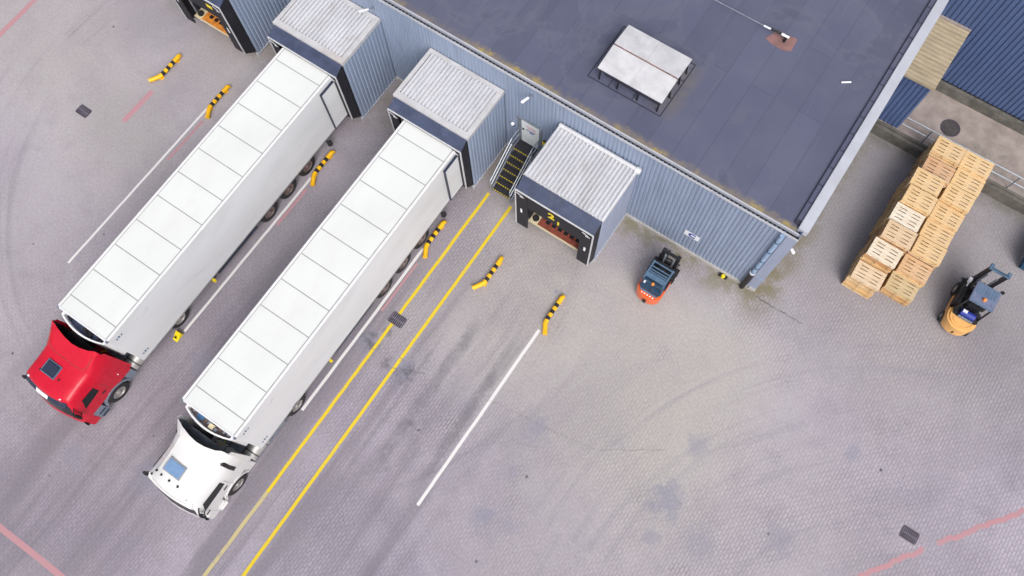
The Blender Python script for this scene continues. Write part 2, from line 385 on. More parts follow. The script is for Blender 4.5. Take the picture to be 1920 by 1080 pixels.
# ------------------------------------------------------------------ mesh helpers
class MB:
    def __init__(s):
        s.v, s.f = [], []
    def add(s, vs, fs):
        o = len(s.v)
        s.v += [tuple(q) for q in vs]
        s.f += [tuple(i + o for i in f) for f in fs]
        return s
    def box(s, x0, x1, y0, y1, z0, z1):
        if x0 > x1: x0, x1 = x1, x0
        if y0 > y1: y0, y1 = y1, y0
        if z0 > z1: z0, z1 = z1, z0
        return s.add([(x0, y0, z0), (x1, y0, z0), (x1, y1, z0), (x0, y1, z0), (x0, y0, z1), (x1, y0, z1), (x1, y1, z1), (x0, y1, z1)],
                     [(3, 2, 1, 0), (4, 5, 6, 7), (0, 1, 5, 4), (1, 2, 6, 5), (2, 3, 7, 6), (3, 0, 4, 7)])
    def obox(s, c, u, v, wv):
        c, u, v, wv = Vector(c), Vector(u), Vector(v), Vector(wv)
        vs = [c + a * u + b * v + d * wv for d in (-1, 1) for a, b in ((-1, -1), (1, -1), (1, 1), (-1, 1))]
        return s.add(vs, [(3, 2, 1, 0), (4, 5, 6, 7), (0, 1, 5, 4), (1, 2, 6, 5), (2, 3, 7, 6), (3, 0, 4, 7)])
    def prism(s, pts, axis, a, b):
        # pts: polygon in the plane across the axis; axis 0: (y,z), 1: (x,z), 2: (x,y)
        def mk(p, t):
            q = [p[0], p[1]]
            q.insert(axis, t)
            return q
        n = len(pts)
        vs = [mk(p, a) for p in pts] + [mk(p, b) for p in pts]
        fs = [tuple(range(n - 1, -1, -1)), tuple(range(n, 2 * n))] + [(i, (i + 1) % n, n + (i + 1) % n, n + i) for i in range(n)]
        return s.add(vs, fs)
    def cyl(s, p0, p1, r, n=14, r1=None):
        p0, p1 = Vector(p0), Vector(p1)
        r1 = r if r1 is None else r1
        d = (p1 - p0).normalized()
        a = d.orthogonal().normalized(); b = d.cross(a)
        vs = []
        for p, q in ((p0, r), (p1, r1)):
            for i in range(n):
                t = 2 * math.pi * i / n
                vs.append(p + q * (math.cos(t) * a + math.sin(t) * b))
        return s.add(vs, [tuple(range(n - 1, -1, -1)), tuple(range(n, 2 * n))] + [(i, (i + 1) % n, n + (i + 1) % n, n + i) for i in range(n)])
    def tube(s, pts, r, n=8):
        for a, b in zip(pts, pts[1:]):
            s.cyl(a, b, r, n)
        return s
    def lathe(s, c, axis, prof, n=28):
        # prof: list of (offset along axis, radius)
        c, d = Vector(c), Vector(axis).normalized()
        a = d.orthogonal().normalized(); b = d.cross(a)
        vs = []
        for o, r in prof:
            for i in range(n):
                t = 2 * math.pi * i / n
                vs.append(c + o * d + r * (math.cos(t) * a + math.sin(t) * b))
        fs = []
        for j in range(len(prof) - 1):
            for i in range(n):
                fs.append((j * n + i, j * n + (i + 1) % n, (j + 1) * n + (i + 1) % n, (j + 1) * n + i))
        fs.append(tuple(range(n - 1, -1, -1)))
        fs.append(tuple(range((len(prof) - 1) * n, len(prof) * n)))
        return s.add(vs, fs)
    def loft(s, rings, cap=(True, True)):
        n = len(rings[0])
        vs = [p for r in rings for p in r]
        fs = []
        for j in range(len(rings) - 1):
            for i in range(n):
                fs.append((j * n + i, j * n + (i + 1) % n, (j + 1) * n + (i + 1) % n, (j + 1) * n + i))
        if cap[0]: fs.append(tuple(range(n - 1, -1, -1)))
        if cap[1]: fs.append(tuple(range((len(rings) - 1) * n, len(rings) * n)))
        return s.add(vs, fs)
    def corr(s, o, u, v, nrm, width, height, pitch, depth, duty=.45, slope=.14, thick=.02):
        # profiled sheet: starts at o, runs along u, ribs stand along v, crests along nrm
        o, u, v, nrm = Vector(o), Vector(u), Vector(v), Vector(nrm)
        prof = [(0, 0)]
        t = 0.0
        while t < width - 1e-6:
            for a, h in ((0.5 - duty / 2 - slope, 0), (0.5 - duty / 2, depth), (0.5 + duty / 2, depth), (0.5 + duty / 2 + slope, 0)):
                q = t + a * pitch
                if q < width: prof.append((q, h))
            t += pitch
        prof.append((width, 0))
        n = len(prof)
        vs = []
        for base in (0.0, -thick):
            for k in (0, height):
                vs += [o + u * a + nrm * (h + base) + v * k for a, h in prof]
        fs = []
        for i in range(n - 1):
            fs.append((i, i + 1, n + i + 1, n + i))
            fs.append((2 * n + i + 1, 2 * n + i, 3 * n + i, 3 * n + i + 1))
            fs.append((i + 1, i, 2 * n + i, 2 * n + i + 1))
            fs.append((n + i, n + i + 1, 3 * n + i + 1, 3 * n + i))
        fs.append((0, n, 3 * n, 2 * n)); fs.append((n - 1, 3 * n - 1, 4 * n - 1, 2 * n - 1))
        return s.add(vs, fs)
    def build(s, name, m, parent=None, off=None, bev=0.0, smooth=False, label=None):
        if off is None and parent is not None:
            off = ORIG.get(parent.name, Vector((0, 0, 0)))
        me = bpy.data.meshes.new(name)
        vs = s.v if off is None else [(p[0] - off[0], p[1] - off[1], p[2] - off[2]) for p in s.v]
        me.from_pydata(vs, [], s.f)
        me.update()
        import bmesh
        b = bmesh.new(); b.from_mesh(me)
        bmesh.ops.recalc_face_normals(b, faces=b.faces)
        if bev:
            es = [e for e in b.edges if len(e.link_faces) == 2 and e.calc_face_angle() > 0.6]
            bmesh.ops.bevel(b, geom=es, offset=bev, segments=2, affect='EDGES', clamp_overlap=True)
        b.to_mesh(me); b.free()
        if smooth:
            for p in me.polygons: p.use_smooth = True
            try: me.set_sharp_from_angle(angle=R(38))
            except Exception: pass
        me.materials.append(MATS[m] if isinstance(m, str) else m)
        o = bpy.data.objects.new(name, me)
        col.objects.link(o)
        if parent is not None:
            o.parent = parent
            ORIG[o.name] = Vector(off)
        if label: o['label'] = label
        return o
ORIG = {}
def tag(o, label=None, cat=None, group=None, kind=None):
    if label: o['label'] = label
    if cat: o['category'] = cat
    if group: o['group'] = group
    if kind: o['kind'] = kind
    return o
def thing(name, loc, label, cat, group=None):
    o = bpy.data.objects.new(name, None)
    o.empty_display_size = 0.3
    col.objects.link(o)
    o.location = loc
    ORIG[o.name] = Vector(loc)
    return tag(o, label, cat, group)
def local_thing(name, label, cat, group=None):
    # parts are written in the thing's own coordinates; place it later through .location
    o = thing(name, (0, 0, 0), label, cat, group)
    return o
def copy_tree(o, parent=None):
    c = o.copy()
    col.objects.link(c)
    if parent is not None: c.parent = parent
    for ch in list(o.children): copy_tree(ch, c)
    return c
def structure(name, mb, m, label, **kw):
    o = mb.build(name, m, **kw)
    return tag(o, label, None, None, 'structure')
def text_mesh(name, txt, size, m, parent, origin, u, v, bold=0.0, depth=0.006):
    cu = bpy.data.curves.new(name, 'FONT')
    cu.body = txt; cu.size = size; cu.extrude = depth; cu.offset = bold
    cu.align_x = 'CENTER'; cu.align_y = 'CENTER'
    to = bpy.data.objects.new(name, cu)
    col.objects.link(to)
    dg = bpy.context.evaluated_depsgraph_get()
    me = bpy.data.meshes.new_from_object(to.evaluated_get(dg))
    bpy.data.objects.remove(to)
    u, v = Vector(u).normalized(), Vector(v).normalized()
    nn = u.cross(v)
    off = ORIG.get(parent.name, Vector((0, 0, 0)))
    for p in me.vertices:
        q = Vector(origin) + u * p.co.x + v * p.co.y + nn * p.co.z - off
        p.co = q
    me.materials.clear(); me.materials.append(MATS[m])
    o = bpy.data.objects.new(name, me); col.objects.link(o)
    o.parent = parent; ORIG[o.name] = off
    return o

# ------------------------------------------------------------------ ground and markings
structure('ground', MB().add([(-400, -400, 0), (400, -400, 0), (400, 400, 0), (-400, 400, 0)], [(0, 1, 2, 3)]), GROUND, 'worn grey paved yard')
def strip(name, pts, width, m, label, z=.004):
    mb = MB()
    L = []
    for i, p in enumerate(pts):
        a = Vector((*pts[max(0, i - 1)], 0)); b = Vector((*pts[min(len(pts) - 1, i + 1)], 0))
        d = (b - a).normalized(); nrm = Vector((-d.y, d.x, 0))
        wv = width(i) if callable(width) else width
        L.append((Vector((*p, z)) + nrm * wv / 2, Vector((*p, z)) - nrm * wv / 2))
    vs = [q for pr in L for q in pr]
    mb.add(vs, [(2 * i, 2 * i + 1, 2 * i + 3, 2 * i + 2) for i in range(len(L) - 1)])
    return structure(name, mb, m, label)
def jit(x0, y0, x1, y1, n, a):
    return [(x0 + (x1 - x0) * i / n + rnd.uniform(-a, a), y0 + (y1 - y0) * i / n + rnd.uniform(-a, a)) for i in range(n + 1)]
W = 'line_white'
strip('white_bay_line', jit(-6.66, -6.55, -6.72, -15.25, 20, .006), .135, W, 'white bay line right of the two yellow lines')
strip('white_bay_line', jit(-12.92, -6.3, -12.92, -14.85, 20, .006), .13, W, 'white bay line beside the white truck trailer')
strip('white_bay_line', jit(-19.17, -6.3, -19.22, -15.0, 20, .006), .12, W, 'white bay line between the two trailers')
strip('white_bay_line', jit(-25.48, -6.2, -25.58, -15.5, 20, .006), .11, W, 'white bay line left of the red truck trailer')
strip('yellow_walkway_line', jit(-12.02, -2.5, -12.03, -18.2, 40, .007), .14, 'line_yellow', 'left yellow walkway line')
strip('faded_walkway_line', jit(-12.03, -18.2, -12.1, -27, 20, .01), .15, 'line_faint', 'worn end of the left yellow walkway line')
strip('yellow_walkway_line', jit(-10.82, -2.5, -10.80, -22.0, 40, .007), .14, 'line_yellow', 'right yellow walkway line')
strip('faded_walkway_line', jit(-10.80, -22.0, -10.85, -27, 14, .01), .15, 'line_faint', 'worn end of the right yellow walkway line')
strip('red_line', jit(-36.62, -10.5, -36.62, -4.0, 12, .01), .26, 'line_red', 'faded red line at the far left of the yard')
strip('red_line', jit(-28.31, -8.9, -28.27, -6.95, 8, .01), .26, 'line_red', 'short faded red mark beside the yellow guide bars')
strip('red_line', jit(-21.5, -25.24, -13.0, -25.16, 14, .01), .24, 'line_red', 'faded red line at the lower left')
strip('red_line', jit(8.2, -8.95, 10.55, -5.62, 30, .05), .2, 'line_red', 'ragged red line left of the lower drain')
strip('red_line', jit(10.9, -5.15, 14.3, -0.6, 40, .05), .2, 'line_red', 'ragged red line right of the lower drain')
strip('red_line', jit(-19.0, -6.9, -19.02, -9.0, 10, .01), .12, 'line_red', 'faint red edge beside the white bay line')
strip('red_line', jit(-25.22, -6.8, -25.25, -9.3, 10, .01), .12, 'line_red', 'faint red edge left of the red truck trailer')
strip('red_line', jit(-12.74, -7.0, -12.75, -9.6, 10, .01), .10, 'line_red', 'faint red edge beside the white truck trailer')
CR = [[(-0.3, -.18), (.8, -.21), (2.4, -.2)], [(-12.4, -11.2), (-9.93, -10.6), (-7.85, -10.42), (-5.7, -10.04), (-4.25, -9.86), (-1.94, -9.45), (.38, -7.9)],
      [(-10.9, -11.35), (-9.5, -10.75)], [(-6.4, -12.47), (-5.76, -12.28), (-4.8, -11.94)], [(-18.9, -14.43), (-17.75, -14.12), (-17.1, -14.14)], [(-4.9, -11.0), (-4.3, -10.9), (-3.9, -10.6)]]
for i, pl in enumerate(CR):
    pts = []
    for (x0, y0), (x1, y1) in zip(pl, pl[1:]):
        pts += jit(x0, y0, x1, y1, max(3, int(math.hypot(x1 - x0, y1 - y0) / .15)), .025)[:-1]
    pts.append(pl[-1])
    wd = .05 if i == 0 else .03
    strip('ground_crack', pts, lambda j, wd=wd: wd * rnd.uniform(.15, 1.2), 'crack_dark' if i not in (0, 2) else 'skid_dark', 'dark crack in the paving', .0075)

# ------------------------------------------------------------------ drains
def grate(cx, cy, lx, ly, label, nb):
    t = thing('drain_grate', (cx, cy, 0), label, 'drain', 'drain grates in the yard')
    MB().box(cx - lx / 2, cx + lx / 2, cy - ly / 2, cy + ly / 2, .008, .012).build('pit', 'dark_gap_shade', t)
    f = MB()
    for a in (-1, 1):
        f.box(cx - lx / 2, cx + lx / 2, cy + a * ly / 2 - .025, cy + a * ly / 2 + .025, .008, .026)
        f.box(cx + a * lx / 2 - .025, cx + a * lx / 2 + .025, cy - ly / 2 + .025, cy + ly / 2 - .025, .008, .026)
    f.build('frame', 'cast_iron', t)
    b = MB()
    for i in range(nb):
        x = cx - lx / 2 + lx * (i + .5) / nb
        b.box(x - lx / nb * .22, x + lx / nb * .22, cy - ly / 2 + .03, cy + ly / 2 - .03, .013, .022)
    b.box(cx - lx / 2 + .03, cx + lx / 2 - .03, cy - .02, cy + .02, .0225, .025)
    b.build('bars', 'grate_bar', t)
grate(-30.25, -9.54, .62, .42, 'dark drain grate at the left, away from the trucks', 12)
grate(-11.94, -9.54, .66, .46, 'dark drain grate crossed by the left yellow line', 8)
grate(9.85, -5.47, .62, .44, 'dark drain grate beside the red line at lower right', 9)

# ------------------------------------------------------------------ wheel guides
def wheel_guide(x, side, label):
    # side +1: flares towards +X at the front end
    t = thing('wheel_guide', (x, -5.6, 0), label, 'wheel guide', 'yellow and black wheel guides at the dock bays')
    r, z = .105, .155
    yb, ya = -4.78, -6.2
    bend = [Vector((x, ya + .16, z)), Vector((x + side * .03, ya, z)), Vector((x + side * .16, ya - .22, z)), Vector((x + side * .29, ya - .43, z))]
    def sweep(pts, r):
        mb = MB()
        rings = []
        for i, p in enumerate(pts):
            d = (pts[min(i + 1, len(pts) - 1)] - pts[max(i - 1, 0)]).normalized()
            a = Vector((0, 0, 1)); b = d.cross(a)
            rings.append([p + r * (math.cos(q) * a + math.sin(q) * b) for q in [2 * math.pi * k / 14 for k in range(14)]])
        mb.loft(rings)
        return mb
    e = sweep([Vector((x, yb - .42, z)), Vector((x, yb - .1, z)), Vector((x + side * .02, yb - .03, z * .95)), Vector((x + side * .02, yb + .05, z * .55))], r)
    e.build('end_bend', 'guard_yellow', t, smooth=True)
    sweep(bend, r).build('end_bend', 'guard_yellow', t, smooth=True)
    y = yb - .42
    L = (ya + .16) - y
    seg = L / 5
    for i in range(5):
        a, b_ = y + seg * i, y + seg * (i + 1)
        blk = i % 2 == 0
        MB().cyl((x, a, z), (x, b_, z), r * (.9 if blk else 1.0), 14).build('tube_band', 'plastic_black' if blk else 'guard_yellow', t, smooth=True)
    for yy in (yb - .25, ya + .05):
        MB().box(x - .1, x + .1, yy - .09, yy + .09, .001, .014).cyl((x, yy, .01), (x, yy, z), .04, 8).build('foot', 'guard_yellow', t)
wheel_guide(-28.36, -1, 'yellow and black guide bar nearest the left edge, second bar left of the red truck')
wheel_guide(-25.32, 1, 'yellow and black guide bar on the white line left of the red truck')
wheel_guide(-19.1, 1, 'yellow and black guide bar beside the rear wheels of the red truck trailer')
wheel_guide(-12.85, 1, 'yellow and black guide bar between the white trailer and the yellow lines')
wheel_guide(-9.76, -1, 'yellow and black guide bar right of the yellow lines, front end bent left')
wheel_guide(-6.62, 1, 'yellow and black guide bar at the head of the long free white line')

# ------------------------------------------------------------------ warehouse
wh = thing('warehouse', (-20, 6, 0), 'long blue clad warehouse with a flat dark grey roof', 'warehouse')
HB = 6.0
XL = -60
MB().box(XL, -.06, .07, 34, .0, 5.88).build('core_wall', 'cladding_blue', wh)
MB().corr((XL, 0.0, .2), (1, 0, 0), (0, 0, 1), (0, -1, 0), -.36 - XL, HB - .22, .175, .035).build('front_cladding', 'cladding_blue', wh)
MB().corr((0.0, 34, .2), (0, -1, 0), (0, 0, 1), (1, 0, 0), 33.9, HB - .1, .2, .035).build('side_cladding', 'cladding_deep', wh)
ct = MB(); ct.prism([(-.355, -.045), (.05, -.045), (.05, .3), (.035, .3), (.035, -.02), (-.355, -.02)], 2, .2, HB - .01)
ct.build('corner_trim', 'cladding_grey', wh)
MB().box(-.30, .055, -.055, -.046, 1.42, 1.5).build('trim_band', 'pipe_blue', wh)
pl = MB().box(XL, -.02, -.10, .06, 0, .195); pl.box(.0, .06, .06, 34, 0, .19); pl.box(-.24, .06, -.15, .04, .19, .28)
pl.build('plinth', 'concrete_light', wh)
MB().box(XL, .05, -.085, -.042, HB - .07, HB + .02).build('eaves_flashing', 'flashing', wh)
MB().box(XL, .03, -.040, .10, 5.86, 5.90).build('gutter', 'dark_gap_shade', wh)
MB().box(XL, .02, .10, .155, 5.86, 6.07).build('roof_edge', 'coping_white', wh)
MB().add([(XL, .155, 6.04), (-.2, .155, 6.04), (-.2, 34, 6.04), (XL, 34, 6.04)], [(0, 1, 2, 3)]).build('roof', ROOF, wh)
cp = MB().box(-.19, .20, .28, 34, 5.90, 6.22)
cp.build('parapet_coping', 'coping_white', wh, bev=.015)
up = MB().box(-.40, -.192, .45, 34, 6.035, 6.12)
us = up.build('upstand', 'seam_roof', wh)
ub = MB()
y = .62
while y < 33:
    ub.box(-.385, -.205, y, y + .78, 6.121, 6.132); y += .83
ub.build('upstand_cap', ROOF, wh)
# down pipe at the corner
dp = MB().cyl((-.5, -.12, 5.85), (-.5, -.12, 1.75), .085, 14)
dpo = dp.build('downpipe', 'pipe_blue', wh, smooth=True)
cl = MB()
for z in (5.2, 4.2, 3.2, 2.4, 1.9):
    cl.cyl((-.5, -.12, z), (-.5, -.12, z + .05), .1, 14)
cl.build('pipe_clamp', 'fork_blue', dpo, smooth=True)
bt = MB().cyl((-.5, -.14, 1.82), (-.5, -.14, .02), .115, 14); bt.box(-.42, -.38, -.09, -.05, .3, 1.75)
bt.build('pipe_boot', 'pipe_black', dpo, smooth=True)
MB().cyl((-.5, -.13, 1.76), (-.5, -.13, 1.83), .13, 14).build('pipe_collar', 'flashing', dpo, smooth=True)
# staff door above the stairs
dr = MB().box(-11.86, -10.98, -.085, -.045, 1.36, 3.12).build('door', 'door_white', wh, bev=.008)
fr = MB()
fr.box(-12.06, -11.862, -.075, -.042, 1.32, 3.16); fr.box(-10.978, -10.86, -.075, -.042, 1.32, 3.16); fr.box(-12.06, -10.86, -.10, -.042, 3.162, 3.22)
fr.build('frame', 'steel_grey', dr)
MB().box(-11.82, -11.72, -.10, -.087, 2.36, 2.50).build('handle_plate', 'plastic_black', dr)
sg = MB()
for i, (a, b_, z0) in enumerate(((-11.62, -11.2, 2.80), (-11.56, -11.14, 2.70))):
    x = a
    while x < b_:
        wv = rnd.uniform(.03, .06); sg.box(x, x + wv, -.089, -.0865, z0, z0 + .06); x += wv + .02
sg.build('lettering', 'text_pink', dr)
s2 = MB()
x = -11.6
while x < -11.15:
    wv = rnd.uniform(.04, .07); s2.box(x, x + wv, -.089, -.0865, 2.5, 2.57); x += wv + .018
s2.box(-11.45, -11.25, -.089, -.0865, 2.38, 2.46)
s2.build('lettering', 'text_blue', dr)
# wall sign C
ws = thing('wall_sign', (-3.37, -.05, 1.71), 'small white wall sign with a bold blue letter C', 'sign')
MB().box(-3.72, -3.04, -.06, -.05, 1.50, 1.93).build('plate', 'sign_white', ws)
text_mesh('letter', 'C', .44, 'text_blue', ws, (-3.37, -.064, 1.71), (1, 0, 0), (0, 0, 1), bold=.022)
# wall lamps
def wall_lamp(p, q, label, r=.055):
    t = thing('wall_lamp', p, label, 'lamp')
    p, q = Vector(p), Vector(q)
    MB().cyl(p, p + (q - p) * .4, r * .55, 10).build('arm', 'steel_grey', t, smooth=True)
    d = (q - p).normalized()
    hd = MB(); hd.cyl(p + (q - p) * .35, q, r, 12, r * 1.25); hd.cyl(q, q + d * .04, r * 1.25, 12, r * .8)
    hd.build('lamp_head', 'sign_white', t, smooth=True)
    MB().obox(p, (.06, 0, 0), (0, .012, 0), (0, 0, .08)).build('bracket', 'steel_grey', t)
wall_lamp((-11.4, -.05, 5.38), (-11.5, -.55, 5.5), 'white tube lamp on the wall above the staff door')
wall_lamp((-19.25, -.05, 5.06), (-19.42, -.62, 5.34), 'white tube lamp on the wall above the left loaded dock', .045)
wall_lamp((.06, .6, 4.0), (.30, .48, 3.92), 'white lamp on the far side of the warehouse corner', .06)
bl = thing('bell_lamp', (-12.33, -.05, 2.25), 'small round grey bulkhead lamp left of the staff door', 'lamp')
MB().lathe((-12.33, -.04, 2.3), (0, -1, 0), [(0, .09), (.05, .09), (.1, .06), (.12, .02)], 14).build('bowl', 'sign_white', bl, smooth=True)
MB().box(-12.42, -12.24, -.075, -.04, 2.12, 2.2).build('base', 'text_blue', bl)
yb = thing('yellow_box', (-10.71, -.05, 2.2), 'small yellow call box right of the staff door', 'box')
MB().box(-10.78, -10.66, -.14, -.05, 2.12, 2.36).build('case', 'sign_yellow', yb, bev=.015)
MB().box(-10.76, -10.68, -.11, -.05, 2.361, 2.42).build('lid', 'plastic_black', yb)
yc = thing('hydrant_cap', (-1.39, -.2, 0), 'small yellow capped fitting at the foot of the long wall', 'fitting')
MB().lathe((-1.39, -.2, .0), (0, 0, 1), [(0, .09), (.12, .09), (.17, .07), (.19, .03)], 14).build('cap', 'sign_yellow', yc, smooth=True)
MB().box(-1.6, -1.2, -.26, -.105, 0, .06).build('base', 'plastic_black', yc)

# ------------------------------------------------------------------ loading docks
def dock(x0, wall_m, lev_m, hdr, label, num=None, tube=False, roofedge=True, yfr=-3.2, lev=True):
    x1 = x0 + 3.59
    yf = -2.66
    zt = 4.56
    t = thing('loading_dock', ((x0 + x1) / 2, -1.4, 0), label, 'loading dock', 'loading docks on the warehouse front')
    MB().corr((x1, yf + .03, .15), (0, 1, 0), (0, 0, 1), (1, 0, 0), -yf - .08, zt - .25, .2, .03).build('side_wall', wall_m, t)
    MB().corr((x0, -.05, .15), (0, -1, 0), (0, 0, 1), (-1, 0, 0), -yf - .08, zt - .25, .2, .03).build('side_wall', wall_m, t)
    for xx, sgn in ((x1, 1), (x0, -1)):
        MB().box(xx - sgn * .02, xx + sgn * .045, yf + .031, -.04, .06, .148).box(xx - sgn * .05, xx + sgn * .045, yf - .04, yf + .0305, .0, .2).build('base_rail', 'flashing', t)
    # roof
    base = MB().box(x0 - .05, x1 + .05, yf - .02, -.06, zt - .17, zt - .09)
    base.build('roof_edge', 'dock_roof_edge', t)
    if roofedge:
        rf = MB().corr((x0 + .13, yf + .24, zt - .085), (1, 0, 0), (0, 1, .012), (0, 0, 1), 3.59 - .31, -yf - .5, .172, .10, duty=.50, slope=.06, thick=.003)
        ed = MB(); ed.box(x0 - .05, x1 + .05, yf - .02, yf + .235, zt - .088, zt + .022); ed.box(x0 - .05, x0 + .115, yf + .236, -.26, zt - .088, zt + .02)
        ed.box(x1 - .16, x1 + .05, yf + .236, -.26, zt - .088, zt + .02); ed.box(x0 - .05, x1 + .05, -.255, -.06, zt - .088, zt + .03)
        ed.build('roof_trim', 'dock_roof_edge', t)
    else:
        rf = MB().corr((x0 - .03, yf - .03, zt - .085), (1, 0, 0), (0, 1, .02), (0, 0, 1), 3.65, -yf - .1, .168, .10, duty=.46, slope=.09, thick=.003)
    rf.build('roof', 'dock_roof', t)
    if tube:
        tb = MB().cyl((x0 + .02, -.16, zt + .10), (x1 - .05, -.16, zt + .10), .095, 14)
        tb.lathe((x1 - .08, -.17, zt + .09), (1, .1, -.15), [(-.02, .08), (.02, .15), (.2, .15), (.25, .1)], 14)
        tb.build('end_tube', 'frame_white', t, smooth=True)
    # shelter: fabric hood, side curtains, front pads, frame
    fx0, fx1, ft, fb = x0 - .02, x1 + .0, 4.17, .84
    hd = MB().add([(x0 + .0, yf - .025, zt - .10), (x1 - .0, yf - .025, zt - .10), (fx1, yfr, ft), (fx0, yfr, ft), (x0, yf - .025, zt - .16), (x1, yf - .025, zt - .16), (fx1, yfr, ft - .05), (fx0, yfr, ft - .05)],
                  [(0, 1, 2, 3), (7, 6, 5, 4), (0, 3, 7, 4), (1, 5, 6, 2), (0, 4, 5, 1), (3, 2, 6, 7)])
    hd.build('hood', 'fabric_navy', t)
    for xx, s in ((fx0, 1), (fx1, -1)):
        MB().prism([(yf - .03, .3), (yf - .03, zt - .165), (yfr, ft - .055), (yfr, fb)], 0, xx + s * .012, xx + s * .035).build('side_curtain', 'fabric_black', t)
    padw = .56 if hdr < 3.5 else .46
    for xx, s in ((fx0, 1), (fx1, -1)):
        p = MB().box(xx + s * .04, xx + s * padw, yfr + .0, yfr + .06, fb + .02, ft - .06).build('front_pad', 'fabric_black', t)
        cx = xx + s * .27
        MB().box(cx - .045, cx + .045, yfr - .004, yfr - .001, 2.25, 2.62).build('label_plate', 'sign_white', p)
        ch = MB()
        ch.obox((cx - .08, yfr - .003, 3.93), (.14, 0, -.06), (0, .002, 0), (.012, 0, .03)); ch.obox((cx + .04, yfr - .003, 3.80), (.10, 0, .03), (0, .002, 0), (-.01, 0, .025))
        ch.build('corner_mark', 'sign_white', p)
    h = MB().box(fx0 + .57 if hdr < 3.5 else fx0 + .47, fx1 - .57 if hdr < 3.5 else fx1 - .47, yfr + .01, yfr + .05, hdr, ft - .055).build('header_curtain', 'fabric_black', t)
    if num == '21':
        text_mesh('number', '2', .62, 'sign_yellow', h, ((x0 + x1) / 2 - .12, yfr + .002, 3.62), (1, 0, 0), (0, 0, 1), bold=.02, depth=.004)
        text_mesh('number', '1', .42, 'sign_yellow', h, ((x0 + x1) / 2 + .22, yfr + .002, 3.34), (1, 0, 0), (0, 0, 1), bold=.02, depth=.004)
    elif num == 'dash':
        MB().box(x1 - .95, x1 - .62, yfr + .002, yfr + .008, 3.62, 3.84).build('mark', 'sign_yellow', h)
        MB().box(x0 + .16, x0 + .28, yfr - .008, yfr - .002, 3.1, 3.65).build('mark', 'sign_yellow', h)
    f = MB()
    f.box(fx0 - .012, fx1 + .012, yfr - .015, yfr + .03, ft - .03, ft + .03)
    f.box(fx0 - .025, fx0 + .03, yfr - .015, yfr + .03, fb, ft - .031); f.box(fx1 - .03, fx1 + .025, yfr - .015, yfr + .03, fb, ft - .031)
    f.build('frame', 'frame_white', t)
    # interior
    MB().box(x0 + .05, x1 - .05, -2.3, -.1, .0, 1.08).build('pit_wall', 'concrete', t)
    if lev:
        lv = MB().box(x0 + .85, x1 - .45, -2.98, -.5, 1.10, 1.15).build('leveller', lev_m, t)
        MB().box(x0 + .45, x1 - .45, -3.04, -2.985, 1.09, 1.16).build('lip', 'cream', lv)
        MB().box(x0 + .45, x0 + .848, -2.98, -2.3, 1.09, 1.145).build('side_plate', 'cream', lv)
        MB().cyl((x0 + .66, -2.78, 1.15), (x0 + .66, -2.78, 1.22), .15, 14).build('buffer', 'rubber', lv)
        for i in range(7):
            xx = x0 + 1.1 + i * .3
            MB().box(xx, xx + .2, -2.74, -2.56, 1.152, 1.158).build('shade_dash', 'dark_gap_shade', lv)  # black dashes paint the shading at the back of the leveller plate
        for xx in (x0 + .5, x1 - .75):
            MB().box(xx, xx + .25, -2.75, -2.31, .6, 1.05).build('dock_bumper', 'rubber', t)
    d = MB().corr((x0 + .3, -.9, 1.1), (0, 0, 1), (1, 0, 0), (0, -1, 0), 2.9, 3.0, .3, .03)
    d.build('roller_door', 'steel_grey', t)
    bw = MB().box(x0 + .05, x1 - .05, yf + .05, yf + .1, 3.4, zt - .12)
    bw.box(x0 + .05, x0 + .35, yf + .05, yf + .1, .2, 3.39); bw.box(x1 - .35, x1 - .05, yf + .05, yf + .1, .2, 3.39)
    bw.build('front_wall', 'fabric_black', t)
    return t
dock(-9.99, 'cladding_grey', 'leveller_red', 3.02, 'empty open loading dock with a yellow number on its black curtain, right of the stairs', num='21', tube=True, roofedge=False, yfr=-3.28)
dock(-16.32, 'cladding_blue', 'leveller_red', 4.03, 'loading dock receiving the white truck trailer', yfr=-3.17)
dock(-22.6, 'cladding_blue', 'leveller_red', 4.03, 'loading dock receiving the red truck trailer', yfr=-3.2)
dock(-28.88, 'cladding_blue', 'leveller_orange', 3.12, 'open loading dock cut off by the top edge, orange inside', num='dash', yfr=-3.24)

# ------------------------------------------------------------------ stairs
stt = thing('metal_stairs', (-11.5, -1.3, 0), 'black metal stairs with yellow tread edges up to the staff door', 'stairs')
for k in range(7):
    z = .186 * (k + 1); y0 = -2.32 + .285 * k
    dep = .285 if k < 6 else .62
    tr = MB().box(-11.96, -11.02, y0, y0 + dep + .02, z - .04, z).build('tread' if k < 6 else 'landing', 'stair_black', stt)
    MB().box(-11.94, -11.04, y0 - .004, y0 + .045, z + .001, z + .008).build('nosing', NOSE, tr)
for xx in (-12.0, -10.98):
    MB().prism([(-2.4, 0), (-2.15, 0), (-.5, 1.1), (-.06, 1.1), (-.06, 1.3), (-.66, 1.3)], 0, xx - .025, xx + .025).build('stringer', 'steel_grey', stt)
    for zz, nm in ((1.0, 'handrail'), (.55, 'mid_rail')):
        MB().tube([(xx, -2.36, .02 + zz), (xx, -.62, 1.3 + zz - .1), (xx, -.1, 1.3 + zz - .1)], .026, 8).build(nm, 'galvanised', stt)
    for yy, z0, z1 in ((-2.36, 0, 1.02), (-.64, 1.2, 2.18), (-.1, 1.2, 2.2)):
        MB().cyl((xx, yy, z0), (xx, yy, z1), .025, 8).build('post', 'galvanised', stt)
lg = MB()
for xx in (-11.94, -11.04):
    lg.box(xx - .03, xx + .03, -.66, -.6, 0, 1.26)
lg.build('leg', 'steel_grey', stt)

